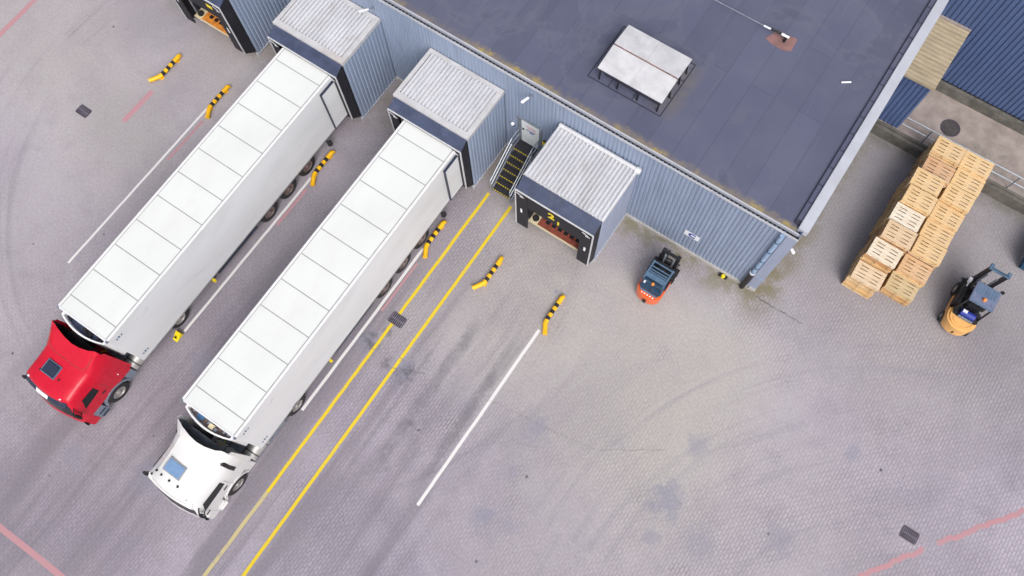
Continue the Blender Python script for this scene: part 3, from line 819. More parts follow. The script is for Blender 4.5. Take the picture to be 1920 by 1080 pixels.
# ------------------------------------------------------------------ roof furniture
ht = thing('roof_hatch', (-8.12, 2.7, 6.04), 'pale aluminium roof vent with four cover panels on the dark roof', 'roof vent')
MB().box(-9.3, -6.92, 1.9, 3.65, 6.045, 6.5).build('curb', 'seam_roof', ht)
a, b_, c_, d_ = -9.5, -6.72, 1.58, 3.8
tp = MB()
for i in range(2):
    xx0 = a + (b_ - a) / 2 * i + (.002 if i else 0); xx1 = a + (b_ - a) / 2 * (i + 1) - (0 if i else .002)
    for (y0, y1, z0, z1) in ((c_, 2.675, 6.83, 6.96), (2.745, d_, 6.97, 6.86)):
        MB().add([(xx0, y0, z0), (xx1, y0, z0), (xx1, y1, z1), (xx0, y1, z1), (xx0, y0, z0 - .06), (xx1, y0, z0 - .06), (xx1, y1, z1 - .06), (xx0, y1, z1 - .06)],
                 [(0, 1, 2, 3), (7, 6, 5, 4), (0, 4, 5, 1), (1, 5, 6, 2), (2, 6, 7, 3), (3, 7, 4, 0)]).build('cover_panel', 'hatch_alu', ht, bev=.008)
MB().box(a + .02, b_ - .02, 2.66, 2.76, 6.86, 6.90).build('ridge', 'rust_plate', ht)
rm = MB()
for z in (6.72,):
    rm.box(a + .03, b_ - .03, c_ + .02, c_ + .08, z - .05, z + .03); rm.box(a + .03, b_ - .03, d_ - .08, d_ - .02, z - .02, z + .05)
    rm.box(a + .03, a + .09, c_ + .085, d_ - .085, z, z + .06); rm.box(b_ - .09, b_ - .03, c_ + .085, d_ - .085, z, z + .06)
rm.build('rim', 'seam_roof', ht)
for xx, yy in ((-9.4, 1.66), (-8.6, 1.66), (-7.72, 1.66), (-6.84, 1.66), (-6.8, 2.4), (-6.8, 3.1), (-6.8, 3.66), (-9.4, 3.66)):
    ox = .12 if xx > -6.82 else 0; oy = -.02 if yy < 1.7 else 0
    MB().cyl((xx + ox * .6, yy + oy, 6.05), (xx, yy, 6.72), .035, 8).build('stay', 'plastic_black', ht)
fl = MB()
X0, X1, Y0, Y1 = -9.86, -6.6, 1.5, 4.2
for (p, q, r, s) in ((X0, X1, Y0, Y0 + .04), (X0, X1, Y1 - .04, Y1), (X0, X0 + .04, Y0 + .041, Y1 - .041), (X1 - .04, X1, Y0 + .041, Y1 - .041)):
    fl.box(p, q, r, s, 6.044, 6.06)
for xx in (-8.95, -7.9, ):
    fl.box(xx, xx + .03, Y0 + .041, 1.89, 6.044, 6.058)
for yy in (2.4, 3.3):
    fl.box(-6.91, X1 - .041, yy, yy + .03, 6.044, 6.058)
fl.build('base_flashing', 'seam_roof', ht)
sl = thing('safety_line', (-4.4, 7.0, 6.04), 'roof lifeline cable with black tensioner on a brown base plate', 'lifeline')
MB().prism([(-4.98, 6.72), (-4.72, 7.3), (-3.9, 7.36), (-3.86, 6.75), (-4.1, 6.6), (-4.6, 6.62)], 2, 6.044, 6.05).build('base_plate', 'rust_plate', sl)
MB().cyl((-4.3, 6.98, 6.045), (-4.3, 7.02, 6.4), .06, 10).build('post', 'plastic_black', sl)
MB().cyl((-4.5, 6.96, 6.4), (-4.18, 6.97, 6.4), .05, 10).build('end_sleeve', 'sign_white', sl)
MB().cyl((-4.95, 6.93, 6.4), (-4.5, 6.96, 6.4), .045, 10).build('tensioner', 'plastic_black', sl)
MB().cyl((-5.25, 6.92, 6.4), (-4.95, 6.93, 6.4), .035, 10).build('end_sleeve', 'sign_white', sl)
MB().cyl((-14.0, 6.9, 6.42), (-5.25, 6.92, 6.4), .014, 8).build('cable', 'galvanised', sl)
tb = thing('loose_tube', (-1.48, 6.63, 6.04), 'short white tube lying loose on the dark roof', 'tube')
MB().cyl((-1.63, 6.53, 6.09), (-1.33, 6.74, 6.09), .035, 10).build('pipe', 'sign_white', tb, smooth=True)
MB().cyl((-1.60, 6.551, 6.09), (-1.57, 6.572, 6.09), .04, 10).build('sleeve', 'frame_white', tb, smooth=True)

# ------------------------------------------------------------------ buildings and platform on the right
structure('raised_platform', MB().box(.06, 60, 9.82, 12.8, .0, .70).box(60, 61, 9.83, 12.8, 0, .69), 'concrete', 'raised concrete platform along the rear building')
structure('platform_kerb', MB().box(.06, 60, 9.56, 9.815, .0, .62).box(.06, 60, 9.70, 9.815, .621, .735), 'concrete_dark', 'mossy dark retaining kerb of the platform')
rb = thing('rear_building', (20, 20, 0), 'tall deep blue ribbed building at the upper right', 'building')
MB().box(.3, 60, 12.86, 40, .7, 9.2).build('core_wall', 'cladding_deep', rb)
MB().corr((.26, 12.84, 1.28), (1, 0, 0), (0, 0, 1), (0, -1, 0), 59.7, 7.95, .21, .045).build('cladding', 'cladding_deep', rb)
MB().box(.26, 60, 12.62, 12.855, .70, 1.26).build('plinth', 'concrete_dark', rb)
MB().box(.2, 60.1, 12.7, 40, 9.21, 9.4).build('roof', ROOF, rb)
MB().box(.26, 60, 12.77, 12.80, 1.262, 1.30).build('drip_edge', 'plastic_black', rb)
an = thing('lean_to_shed', (.95, 11.3, .7), 'small blue lean-to with a weathered beige roof beside the warehouse', 'shed')
MB().corr((.07, 9.88, .74), (1, 0, 0), (0, 0, 1), (0, -1, 0), 1.52, 3.36, .2, .035).build('front_wall', 'cladding_deep', an)
MB().corr((1.6, 9.9, .74), (0, 1, 0), (0, 0, 1), (1, 0, 0), 2.7, 3.36, .2, .03).build('side_wall', 'cladding_deep', an)
MB().corr((.22, 9.78, 4.14), (0, 1, .115), (1, 0, 0), (0, -.115, 1), 3.0, 1.48, .19, .035, duty=.4, slope=.2).build('roof', 'asbestos_roof', an)
MB().obox((.96, 9.765, 4.12), (.75, 0, 0), (0, .02, 0), (0, 0, .07)).build('fascia', 'asbestos_roof', an)
MB().obox((.96, 12.75, 4.52), (.75, 0, 0), (0, .06, 0), (0, 0, .06)).build('back_flashing', 'concrete', an)
mh = thing('manhole_cover', (3.56, 11.2, .7), 'round iron manhole cover set in the raised platform', 'manhole cover')
MB().lathe((3.56, 11.2, .701), (0, 0, 1), [(0, .44), (.012, .44), (.012, .39), (.004, .385)], 32).build('ring', 'cast_iron', mh)
mc = MB().lathe((3.56, 11.2, .702), (0, 0, 1), [(.003, .375), (.014, .37)], 32)
mc.build('cover', 'manhole_iron', mh)
kn = MB()
for i in range(10):
    q = 2 * math.pi * i / 10
    kn.box(3.56 + .26 * math.cos(q) - .025, 3.56 + .26 * math.cos(q) + .025, 11.2 + .26 * math.sin(q) - .025, 11.2 + .26 * math.sin(q) + .025, .7165, .72)
kn.box(3.53, 3.59, 11.45, 11.53, .7165, .722)
kn.build('stud', 'cast_iron', mh)
rl = thing('guard_railing', (3, 9.9, .7), 'galvanised guard railing along the platform edge behind the pallets', 'railing')
for z, nm in ((1.72, 'top_rail'), (1.2, 'mid_rail')):
    MB().tube([(1.64, 9.86, z), (30, 9.86, z)], .03, 8).build(nm, 'galvanised', rl)
x = 2.82
while x < 30:
    MB().cyl((x, 9.86, .70), (x, 9.86, 1.72), .032, 8).build('post', 'steel_grey', rl)
    x += 2.0

# ------------------------------------------------------------------ pallets
DX, DY, PH = .62, .42, .144
def make_pallet():
    root = thing('wooden_pallet', (0, 0, 0), 'wooden pallet', 'pallet', 'stacked wooden pallets')
    d = MB()
    yb_ = [(-.42, -.275), (-.225, -.12), (-.072, .072), (.12, .225), (.275, .42)]
    for a, b in yb_:
        d.box(-DX, DX, a, b, .122, .143)
    for a, w_ in ((-DX, .17), (-.12, .24), (DX - .17, .17)):
        d.box(a, a + w_, -DY + .001, DY - .001, .112, .1215)
    d.build('deck', WOOD, root)
    s = MB()
    for a in (-DX + .001, -.072, DX - .146):
        for b in (-DY + .002, -.072, DY - .102):
            s.box(a, a + .145, b, b + (.145 if b == -.072 else .1), .0225, .1115)
    for b in (-DY + .002, -.072, DY - .102):
        s.box(-DX + .002, DX - .002, b, b + (.145 if b == -.072 else .1), .001, .022)
    s.build('skid', WOOD, root)
    return root
proto = make_pallet()
ORD = ['bottom', 'second', 'third', 'fourth', 'fifth', 'sixth', 'seventh', 'eighth', 'ninth', 'tenth', 'eleventh', 'twelfth', 'thirteenth', 'fourteenth', 'fifteenth']
PLACE = ['rearmost stack', 'second stack from the back', 'third stack from the back', 'fourth stack from the back', 'fourth stack from the front', 'third stack from the front', 'second stack from the front', 'front stack']
TOPTINT = {('left', 1): ((.62, .39, .235), 'pinkish brown'), ('left', 4): ((.78, .72, .62), 'whitish'), ('left', 5): ((.70, .53, .36), 'pale'), ('left', 6): ((.78, .70, .58), 'whitish'), ('left', 7): ((.72, .58, .42), 'cream'),
           ('right', 6): ((.66, .44, .26), 'reddish'), ('right', 7): ((.57, .45, .27), 'weathered grey-brown')}
rows = {'left': [(3.72, 9.08, 15), (3.76, 8.16, 13), (3.60, 7.24, 15), (3.64, 6.33, 15), (3.58, 5.42, 14), (3.66, 4.52, 14), (3.56, 3.60, 13), (3.56, 2.70, 8)],
        'right': [(5.04, 9.32, 13), (5.10, 8.44, 12), (5.05, 7.57, 12), (5.06, 6.72, 10), (5.10, 5.86, 9), (5.13, 4.99, 9), (5.10, 4.12, 7), (5.06, 3.30, 5)]}
first = True
for rown, stacks in rows.items():
    for si, (px, py, n) in enumerate(stacks):
        for k in range(n):
            if first:
                o = proto; first = False
            else:
                o = copy_tree(proto)
            top = k == n - 1
            j = .03
            o.location = (px + rnd.uniform(-j, j), py + rnd.uniform(-j * .7, j * .7), k * PH + .003)
            o.rotation_euler = (0, 0, rnd.uniform(-.018, .018))
            base = Vector((.66, .45, .22)) * rnd.uniform(.82, 1.12)
            if rnd.random() < .18: base = Vector((.66, .50, .32))
            if rnd.random() < .15: base = Vector((.50, .28, .13))
            word = 'wooden'
            if top:
                base = Vector((.74, .535, .295)) * rnd.uniform(.95, 1.05)
                if (rown, si) in TOPTINT:
                    base = Vector(TOPTINT[(rown, si)][0]); word = TOPTINT[(rown, si)][1]
                lab = '%s pallet on top of the %s, %s row' % (word, PLACE[si], rown)
            else:
                lab = 'wooden pallet %s, %s, %s row' % ('at the bottom' if k == 0 else ORD[k] + ' from bottom', PLACE[si], rown)
            o['label'] = lab
            for ch in [o] + list(o.children):
                ch.color = (*[min(.9, q * 1.18) for q in base], 1) if ch.name.startswith('skid') else (*base, 1)

# ------------------------------------------------------------------ wheels
def wheel(parent, x, y, r, wd, side, rim_m, n=30):
    # outer face at x, side = +1 faces +X
    t = MB().lathe((x - side * wd, y, r), (side, 0, 0), [(0, r * .62), (.01, r * .93), (.05, r), (wd - .06, r), (wd - .015, r * .94), (wd, r * .82), (wd - .005, r * .60), (wd - .06, r * .57)], n)
    o = t.build('wheel', 'rubber', parent, smooth=True)
    rm = MB().lathe((x, y, r), (side, 0, 0), [(-.1, r * .57), (-.02, r * .575), (-.012, r * .52), (-.06, r * .44), (-.05, r * .22), (.0, r * .2), (.03, r * .12)], n)
    for i in range(10):
        q = 2 * math.pi * i / 10
        rm.cyl((x - side * .055, y + r * .33 * math.cos(q), r + r * .33 * math.sin(q)), (x - side * .02, y + r * .33 * math.cos(q), r + r * .33 * math.sin(q)), .022, 6)
    rm.build('rim', rim_m, o, smooth=True)
    return o

# ------------------------------------------------------------------ trailers
def trailer(xc, yf, yr, label, fan_m, dark_m, fan):
    t = thing('semi_trailer', (xc, yf, 0), label, 'trailer', 'white refrigerated trailers backed into docks')
    hw, zt, zb = 1.28, 4.0, .90
    MB().box(xc - hw, xc + hw, yf, yr, zb, zt - .02).build('body', 'trailer_side', t, bev=.012)
    seams = [-16.23 + 1.244 * i for i in range(11)]
    lo = yf + .05
    for i, sy in enumerate(seams + [yr - .02]):
        MB().box(xc - hw + .125, xc + hw - .125, lo + .02, sy - .02, zt - .019, zt - .006).build('roof_panel', 'trailer_white', t)
        lo = sy
    sm = MB()
    for sy in seams:
        sm.box(xc - hw + .13, xc + hw - .13, sy - .0195, sy + .0195, zt - .0195, zt - .008)
    for s in (-1, 1):
        sm.box(xc + s * (hw - .124), xc + s * (hw - .093), yf + .06, yr, zt - .0196, zt - .009)
    sm.build('roof_seam', 'seam_grey', t)
    for s in (-1, 1):
        MB().box(xc + s * (hw - .092), xc + s * (hw + .012), yf - .02, yr, zt - .09, zt + .005).build('roof_rail', 'white_paint', t, bev=.02)
        MB().box(xc + s * (hw - .08), xc + s * (hw + .02), yf - .06, yf + .05, zt - .12, zt + .012).build('corner_cap', 'cab_grey', t, bev=.02)
        MB().box(xc + s * (hw - .03), xc + s * (hw + .012), yf + .02, yr, zb - .06, zb + .02).build('bottom_rail', 'seam_grey', t)
    MB().box(xc - hw + .085, xc + hw - .085, yf - .03, yf + .045, zt - .1, zt - .0).build('front_rail', 'white_paint', t, bev=.012)
    # refrigeration unit with bowed front
    xu = xc - (.12 if fan else .2)
    arc = []
    for i in range(15):
        q = -1 + 2 * i / 14
        arc.append((xu + q * 1.12, yf - .20 - .24 * (1 - q * q)))
    back = [(xu + 1.12, yf - .002), (xu - 1.12, yf - .002)]
    fu = MB()
    n = 15
    inner = [(xu + (p[0] - xu) * .92, yf - .02 + (p[1] - yf) * .80) for p in arc]
    # shell: outer wall, top rim, and recess
    ztp = 3.42
    for i in range(n - 1):
        (x0, y0), (x1, y1) = arc[i], arc[i + 1]
        (u0, v0), (u1, v1) = inner[i], inner[i + 1]
        fu.add([(x0, y0, 1.75), (x1, y1, 1.75), (x1, y1, ztp), (x0, y0, ztp), (u0, v0, ztp), (u1, v1, ztp), (u0, v0, ztp - .3), (u1, v1, ztp - .3)], [(0, 1, 2, 3), (3, 2, 5, 4), (4, 5, 7, 6)])
    for e in (0, n - 1):
        (x0, y0), (u0, v0) = arc[e], inner[e]
        fu.add([(x0, y0, 1.75), (x0, yf, 1.75), (x0, yf, ztp), (x0, y0, ztp), (u0, v0, ztp), (u0, yf, ztp), (u0, v0, ztp - .3), (u0, yf, ztp - .3)], [(0, 1, 2, 3), (3, 2, 5, 4), (4, 5, 7, 6)])
    fo = fu.build('cooling_unit', 'white_paint', t)
    MB().prism(inner + [(xu + 1.03, yf - .004), (xu - 1.03, yf - .004)], 2, ztp - .34, ztp - .28).build('top_tray', dark_m, fo)
    for xx in ((-.5,) if fan else (.2,)):
        MB().lathe((xu + xx, yf - .16, ztp - .28), (0, 0, 1), [(0, .15), (.05, .15), (.05, .11), (.02, .1)], 18).build('fan', fan_m, fo)
    for xx, ww, yy in ((-.86, .1, .10), (-.1, .16, .16), (.25, .12, .24), (.6, .1, .12), (.78, .14, .10)):
        MB().box(xu + xx, xu + xx + ww, yf - yy - .07, yf - yy + .05, ztp - .28, ztp - .16).build('duct', 'plastic_black' if not fan else 'steel_grey', fo)
    if fan:
        MB().box(xu + .02, xu + .22, yf - .32, yf - .14, ztp - .279, ztp - .1).build('relay_box', 'cream', fo)
    MB().box(xu - .95, xu + .95, yf - .30, yf - .004, 1.2, 1.748).build('under_box', 'plastic_navy', fo)
    # side marks
    for z0 in (3.5, 1.25):
        mk = MB()
        for i in range(3):
            mk.box(xc + hw + .001, xc + hw + .005, yf + .22 + i * .12, yf + .29 + i * .12, z0, z0 + .1 + .05 * (i % 2))
        mk.build('marking', 'fork_blue_light', t)
    # running gear
    ch = MB()
    for s in (-1, 1):
        ch.box(xc + s * .35, xc + s * .5, yf + .4, yr - .1, .72, zb - .002)
    for ay in (-8.78, -7.44, -6.1):
        ch.box(xc - 1.0, xc + 1.0, ay - .07, ay + .07, .45, .6)
    ch.box(xc - 1.1, xc + 1.1, yr - .5, yr - .38, .45, .62)
    ch.build('chassis', 'chassis', t)
    for ay in (-8.78, -7.44, -6.1):
        for s in (-1, 1):
            wheel(t, xc + s * 1.26, ay, .52, .34, s, 'rim_rust')
        for s in (-1, 1):
            ft = MB().box(xc + s * .86, xc + s * 1.25, ay - .58, ay - .50, .62, .84)
            ft.build('mudguard', 'plastic_black', t)
    for s in (-1, 1):
        MB().box(xc + s * .75, xc + s * .87, -12.55, -12.43, .12, zb - .002).box(xc + s * .68, xc + s * .94, -12.62, -12.36, .02, .119).build('landing_leg', 'chassis', t)
        MB().box(xc + s * 1.14, xc + s * 1.22, -12.2, -9.6, .48, .60).box(xc + s * 1.14, xc + s * 1.22, -12.2, -9.6, .74, .85).build('side_guard', 'plastic_navy', t)
        MB().box(xc + s * 1.10, xc + s * 1.30, -12.62, -12.5, .42, .56).build('marker_lamp', 'sign_yellow', t)
        lp = MB().cyl((xc + s * 1.34, -4.62, .42), (xc + s * 1.34, -4.62, .56), .125, 16); lp.cyl((xc + s * 1.1, -4.62, .5), (xc + s * 1.34, -4.62, .49), .04, 8)
        lp.build('rear_roller', 'rubber', t, smooth=True)
        # rear doors folded back along the sides
        d = MB().box(xc + s * (hw + .05), xc + s * (hw + .11), -4.02, yr - .02, 1.02, 3.72).build('rear_door', 'trailer_side', t, bev=.01)
        g = MB()
        x0, x1 = xc + s * (hw + .02), xc + s * (hw + .125)
        g.box(x0, x1, -4.055, -4.022, .99, 3.75); g.box(x0, x1, -4.021, yr - .02, 3.722, 3.75); g.box(x0, x1, -4.021, yr - .02, .99, 1.018)
        g.build('seal', 'plastic_navy', d)
    return t
XT1, XT2 = -20.62, -14.29
trailer(XT1, -16.85, -3.08, 'long white box trailer of the red truck, left of the two', 'plastic_black', 'fridge_dark', False)
trailer(XT2, -16.91, -3.08, 'long white box trailer of the white truck, right of the two', 'fan_blue', 'fridge_brown', True)

# ------------------------------------------------------------------ tractors
def tractor(xc, yc, label, body_m, low_m, roof_glass, red):
    # built in its own coordinates, front axle at y = 0, front towards -Y
    t = thing('semi_truck', (0, 0, 0), label, 'truck', 'tractor units in front of the trailers')
    zb = 1.06
    def ring(y, w_, zt, zm, inset, dy_mid=0.0):
        h = zt - zb
        pts = []
        half = [(w_, zb, 0), (w_, zb + h * .38, 0), (w_ - .012, zb + h * .70, .0), (w_ - inset * .55, zb + h * .90, 0), (w_ - inset, zb + h * .975, .0), (w_ - inset - .10, zt, .06), (w_ * .62, zt + (zm - zt) * .55, .5), (w_ * .3, zt + (zm - zt) * .9, .86)]
        for x, z, m in half: pts.append((-x, y + dy_mid * m, z))
        pts.append((0, y + dy_mid, zm))
        for x, z, m in reversed(half): pts.append((x, y + dy_mid * m, z))
        return pts
    if red:
        st = [(-1.66, 1.10, 1.62, 1.64, .04), (-1.58, 1.19, 1.78, 1.82, .05), (-1.42, 1.235, 2.15, 2.22, .07), (-1.24, 1.25, 2.62, 2.70, .11), (-1.15, 1.25, 2.84, 2.90, .15), (-1.02, 1.25, 2.93, 2.98, .17),
              (-.5, 1.25, 2.98, 3.04, .18), (.12, 1.25, 3.06, 3.12, .17), (.17, 1.25, 3.10, 3.16, .16), (.6, 1.25, 3.40, 3.36, .13)]
        last = (1.06, 1.25, 3.74, 3.50, .07)
    else:
        st = [(-1.66, 1.06, 1.62, 1.66, .04), (-1.58, 1.17, 1.80, 1.86, .06), (-1.42, 1.23, 2.2, 2.30, .09), (-1.28, 1.25, 2.62, 2.74, .13), (-1.18, 1.25, 2.82, 2.94, .2), (-1.02, 1.25, 2.88, 3.02, .27),
              (-.5, 1.25, 2.93, 3.12, .32), (.1, 1.25, 3.0, 3.24, .33), (.55, 1.25, 3.22, 3.40, .27)]
        last = (1.02, 1.25, 3.72, 3.58, .12)
    rings = [ring(*s_, dy_mid=(-.13 if s_[0] < -.9 else -.05 if s_[0] < -.3 else 0)) for s_ in st]
    rings.append(ring(*last, dy_mid=-.30))
    cb = MB().loft(rings, (True, False))
    cab = cb.build('cab', body_m, t, smooth=True)
    lin = [ring(y, w_ - .03, zt - .035, zm - .035, ins) for y, w_, zt, zm, ins in st if y > .3]
    lin.append(ring(last[0] - .012, last[1] - .03, last[2] - .035, last[3] - .035, last[4], dy_mid=-.30))
    MB().loft([r_[2:-2] for r_ in lin], (False, False)).build('deflector_lining', 'plastic_black' if red else 'steel_grey', t, smooth=True)
    # rear wall, set inside the deflector
    rw = ring(.55, 1.235, 3.1, 3.1, .1)
    MB().loft([rw, [(x, y + .04, z) for x, y, z in rw]]).build('rear_wall', 'plastic_black', t)
    for s in (-1, 1):
        MB().prism([(1.0, zb + .1), (1.22, zb + .14), (1.14, 3.35), (1.02, 3.5)], 0, s * 1.21, s * 1.245).build('side_fairing', body_m, t)
    if red:
        # lip between roof and deflector, curling back along the right and left edges
        al = st + [last]
        def zroof(x, y):
            for (y0, w0, t0, m0, i0), (y1, w1, t1, m1, i1) in zip(al, al[1:]):
                if y0 <= y <= y1:
                    f_ = (y - y0) / (y1 - y0)
                    zt_, zm_ = t0 + (t1 - t0) * f_, m0 + (m1 - m0) * f_
                    q_ = min(1, abs(x) / 1.05)
                    return zm_ + (zt_ - zm_) * q_ ** 1.4
            return al[-1][2]
        pl_ = [(-1.06, .80), (-1.02, .50), (-.94, .28), (-.80, .16), (-.5, .13), (0, .13), (.5, .13), (.80, .16), (.94, .28), (1.02, .50), (1.06, .80)]
        MB().tube([(x, y, zroof(x, y) + .004) for x, y in pl_], .014, 6).build('roof_seam', 'leveller_red', cab)
    # roof window
    sx = -.22 if red else -.2
    szr = 3.085 if red else 3.17
    sy0, sy1, hx = (-.70, -.22, .31) if red else (-.74, -.28, .36)
    k_ = .13 if not red else .08
    tiltz = lambda y: (y + .45) * k_
    q = MB().add([(sx + a * hx, y, szr + .03 + tiltz(y)) for a, y in ((-1, sy0), (1, sy0), (1, sy1), (-1, sy1))] + [(sx + a * hx, y, szr - .12 + tiltz(y)) for a, y in ((-1, sy0), (1, sy0), (1, sy1), (-1, sy1))],
                 [(0, 1, 2, 3), (7, 6, 5, 4), (0, 4, 5, 1), (1, 5, 6, 2), (2, 6, 7, 3), (3, 7, 4, 0)])
    rg = q.build('sunroof', roof_glass, cab, bev=.03 if red else .012)
    g = MB()
    hx2, e = hx + .035, .035
    for (ax0, ax1, ay0, ay1) in ((-hx2, hx2, sy0 - e, sy0 - .002), (-hx2, hx2, sy1 + .002, sy1 + e), (-hx2, -hx - .002, sy0, sy1), (hx + .002, hx2, sy0, sy1)):
        za, zc = szr + tiltz(ay0), szr + tiltz(ay1)
        g.add([(sx + ax0, ay0, za + .012), (sx + ax1, ay0, za + .012), (sx + ax1, ay1, zc + .012), (sx + ax0, ay1, zc + .012), (sx + ax0, ay0, za - .1), (sx + ax1, ay0, za - .1), (sx + ax1, ay1, zc - .1), (sx + ax0, ay1, zc - .1)],
              [(0, 1, 2, 3), (7, 6, 5, 4), (0, 4, 5, 1), (1, 5, 6, 2), (2, 6, 7, 3), (3, 7, 4, 0)])
    g.build('frame', 'fork_blue_light' if red else 'seam_grey', rg)
    rl_ = [(-.62, -.72), (.30, -.62)] if red else [(-.78, -.95), (-.52, -.97), (-.12, -.97), (.28, -.96)]
    for x, y in rl_:
        zz = (2.97 if red else 3.0) + (.02 if abs(x) < .5 else -.02)
        MB().lathe((x, y, zz), (0, 0, 1), [(0, .045), (.06, .045), (.09, .02)], 10).build('roof_lamp', 'plastic_black', cab)
    # windscreen and visor
    a, b_ = ring(*st[1], dy_mid=-.13), ring(*st[4], dy_mid=-.13)
    n = len(a)
    ws_ = MB()
    up = Vector((0, -.93, .36)) * .014
    idx = list(range(3, n - 3))
    P0 = [Vector(a[i]).lerp(Vector(b_[i]), .06) + up for i in idx]
    P1 = [Vector(a[i]).lerp(Vector(b_[i]), .80) + up for i in idx]
    m_ = len(idx)
    ws_.add(P0 + P1, [(i, i + 1, m_ + i + 1, m_ + i) for i in range(m_ - 1)])
    ws_.build('windscreen', 'glass_dark', cab)
    def bow(x): return -.13 * (1 - (x / 1.15) ** 2)
    vm = MB()
    xs_ = [-1.06 + 2.12 * i / 10 for i in range(11)]
    vm.loft([[(x, -1.36 + bow(x), 2.60), (x, -1.16 + bow(x), 2.80), (x, -1.13 + bow(x), 2.77), (x, -1.33 + bow(x), 2.56)] for x in xs_])
    vs = vm.build('sun_visor', 'plastic_navy' if red else 'cab_white', t)
    if red:
        pm_ = MB()
        pm_.loft([[(x, -1.365 + bow(x), 2.615), (x, -1.235 + bow(x), 2.735), (x, -1.24 + bow(x), 2.728), (x, -1.37 + bow(x), 2.608)] for x in (-.42, -.2, 0, .2)])
        pm_.build('name_plate', 'sign_white', vs)
    for x in (-.9, .78):
        MB().box(x - .035, x + .035, -1.2, -1.13, 2.86, 2.91).build('marker_lamp', 'sign_white' if red else 'plastic_black', cab)
    # side windows, handle, door lines
    for s in (-1, 1):
        wl = (-1.08, -.22) if red else (-1.30, -.08)
        poly = [(wl[0] + .02, 1.80), (wl[0] + .26, 2.40), (wl[1], 2.40), (wl[1], 1.92), (wl[1] - .35, 1.86)]
        MB().prism(poly, 0, s * 1.236, s * 1.258).build('side_window', 'glass_dark', cab)
        MB().box(s * 1.252, s * 1.272, -.28 if red else -.32, -.12, 1.52, 1.60).build('door_handle', 'plastic_black', cab)
        for ya_, zt_ in ((.02, 2.2), (-1.22, 1.7)):
            MB().box(s * 1.246, s * 1.2535, ya_, ya_ + .015, zb + .04, zt_).build('door_gap', 'leveller_red' if red else 'seam_grey', cab)
        if not red:
            ra, rb2 = ring(.50, 1.25, 3.2, 3.36, .27), ring(.66, 1.25, 3.3, 3.4, .25)
            def edge(r_):
                q_ = [Vector(p_) for p_ in r_[:5]]
                return [q_[1].lerp(q_[2], .15), q_[2], q_[3], q_[3].lerp(q_[4], .3)]
            lo_, hi_ = edge(ra), edge(rb2)
            sg_ = lambda p_, o_: Vector((s * (-p_.x + o_), p_.y, p_.z + o_ * .4))
            MB().loft([[sg_(a_, .014), sg_(b2, .014), sg_(b2, -.03), sg_(a_, -.03)] for a_, b2 in zip(lo_, hi_)]).build('side_slot', 'plastic_black', cab)
            MB().obox((s * 1.26, -1.30, 1.42), (.01, 0, 0), (0, .1, .02), (0, 0, .035)).build('side_lamp', 'plastic_black', cab)
        else:
            MB().box(s * 1.24, s * 1.262, .62, .67, 1.55, 1.62).build('side_lamp', 'sign_white', cab)
    # lower body: bumper, steps, arches
    bp = MB()
    xs_ = [-1.235 + 2.47 * i / 12 for i in range(13)]
    def bw2(x): return -.11 * (1 - (x / 1.235) ** 2) + (.04 if abs(x) > 1.2 else 0)
    bp.loft([[(x, -1.60 + bw2(x), .34), (x, -1.62 + bw2(x), .62), (x, -1.56 + bw2(x), 1.055), (x, -1.2, 1.055), (x, -1.2, .34)] for x in xs_])
    bo = bp.build('bumper', body_m, t, bev=.02, smooth=True)
    gr = MB()
    for z in (.72, .86):
        gr.box(-.5, .5, -1.79, -1.70, z, z + .07)
    gr.build('grille', 'plastic_black', bo)
    for s in (-1, 1):
        MB().box(s * .88, s * 1.16, -1.70, -1.60, .55, .72).build('headlight', 'glass_dark', bo, bev=.01)
        MB().box(s * 1.0, s * 1.245, -1.198, -.72, .34, 1.045).build('step_panel', low_m, t)
        MB().box(s * 1.15, s * 1.31, -1.12, -.76, .36, .40).build('step', 'plastic_navy' if red else 'cab_white', t)
        MB().box(s * 1.15, s * 1.29, -1.08, -.78, .66, .70).build('step', 'plastic_navy' if red else 'cab_white', t)
        # wheel arch
        ar = MB()
        segs = 14
        for i in range(segs):
            q0, q1 = math.pi * i / segs, math.pi * (i + 1) / segs
            vs_ = []
            for xx in (s * .90, s * 1.275):
                for rr, q_ in ((.60, q0), (.70, q0), (.70, q1), (.60, q1)):
                    vs_.append((xx, -rr * math.cos(q_), .53 + rr * math.sin(q_) * .92))
            ar.add(vs_, [(0, 1, 2, 3), (7, 6, 5, 4), (1, 5, 6, 2), (0, 3, 7, 4), (0, 4, 5, 1), (3, 2, 6, 7)])
        ar.build('wheel_arch', low_m, t)
        MB().box(s * 1.0, s * 1.245, .66, 1.05, .42, 1.045).build('rear_skirt', low_m, t)
        wheel(t, s * 1.27, 0.0, .52, .30, s, 'rim_steel')
    # mirrors
    for s in (-1, 1):
        ao = MB().tube([(s * 1.17, -1.20, 2.42), (s * 1.36, -1.38, 2.42), (s * 1.40, -1.40, 2.30)], .026, 8).build('mirror_arm', 'plastic_black', t)
        MB().tube([(s * 1.20, -1.26, 1.8), (s * 1.38, -1.40, 1.86)], .022, 8).build('mirror_arm', 'plastic_black', t)
        MB().box(s * 1.30, s * 1.49, -1.46, -1.36, 1.90, 2.32).build('mirror', 'plastic_black', ao, bev=.025)
        MB().box(s * 1.32, s * 1.47, -1.359, -1.355, 1.93, 2.29).build('mirror_glass', 'glass_dark', ao)
    # chassis behind the cab
    f = MB()
    for s in (-1, 1): f.box(s * .38, s * .5, -1.0, 4.7, .72, .98)
    f.box(-.9, .9, 3.55, 4.0, .985, 1.12) if False else None
    for yy in (1.2, 2.4, 3.0, 4.6): f.box(-.38, .38, yy, yy + .12, .75, .95)
    f.build('chassis', 'chassis', t)
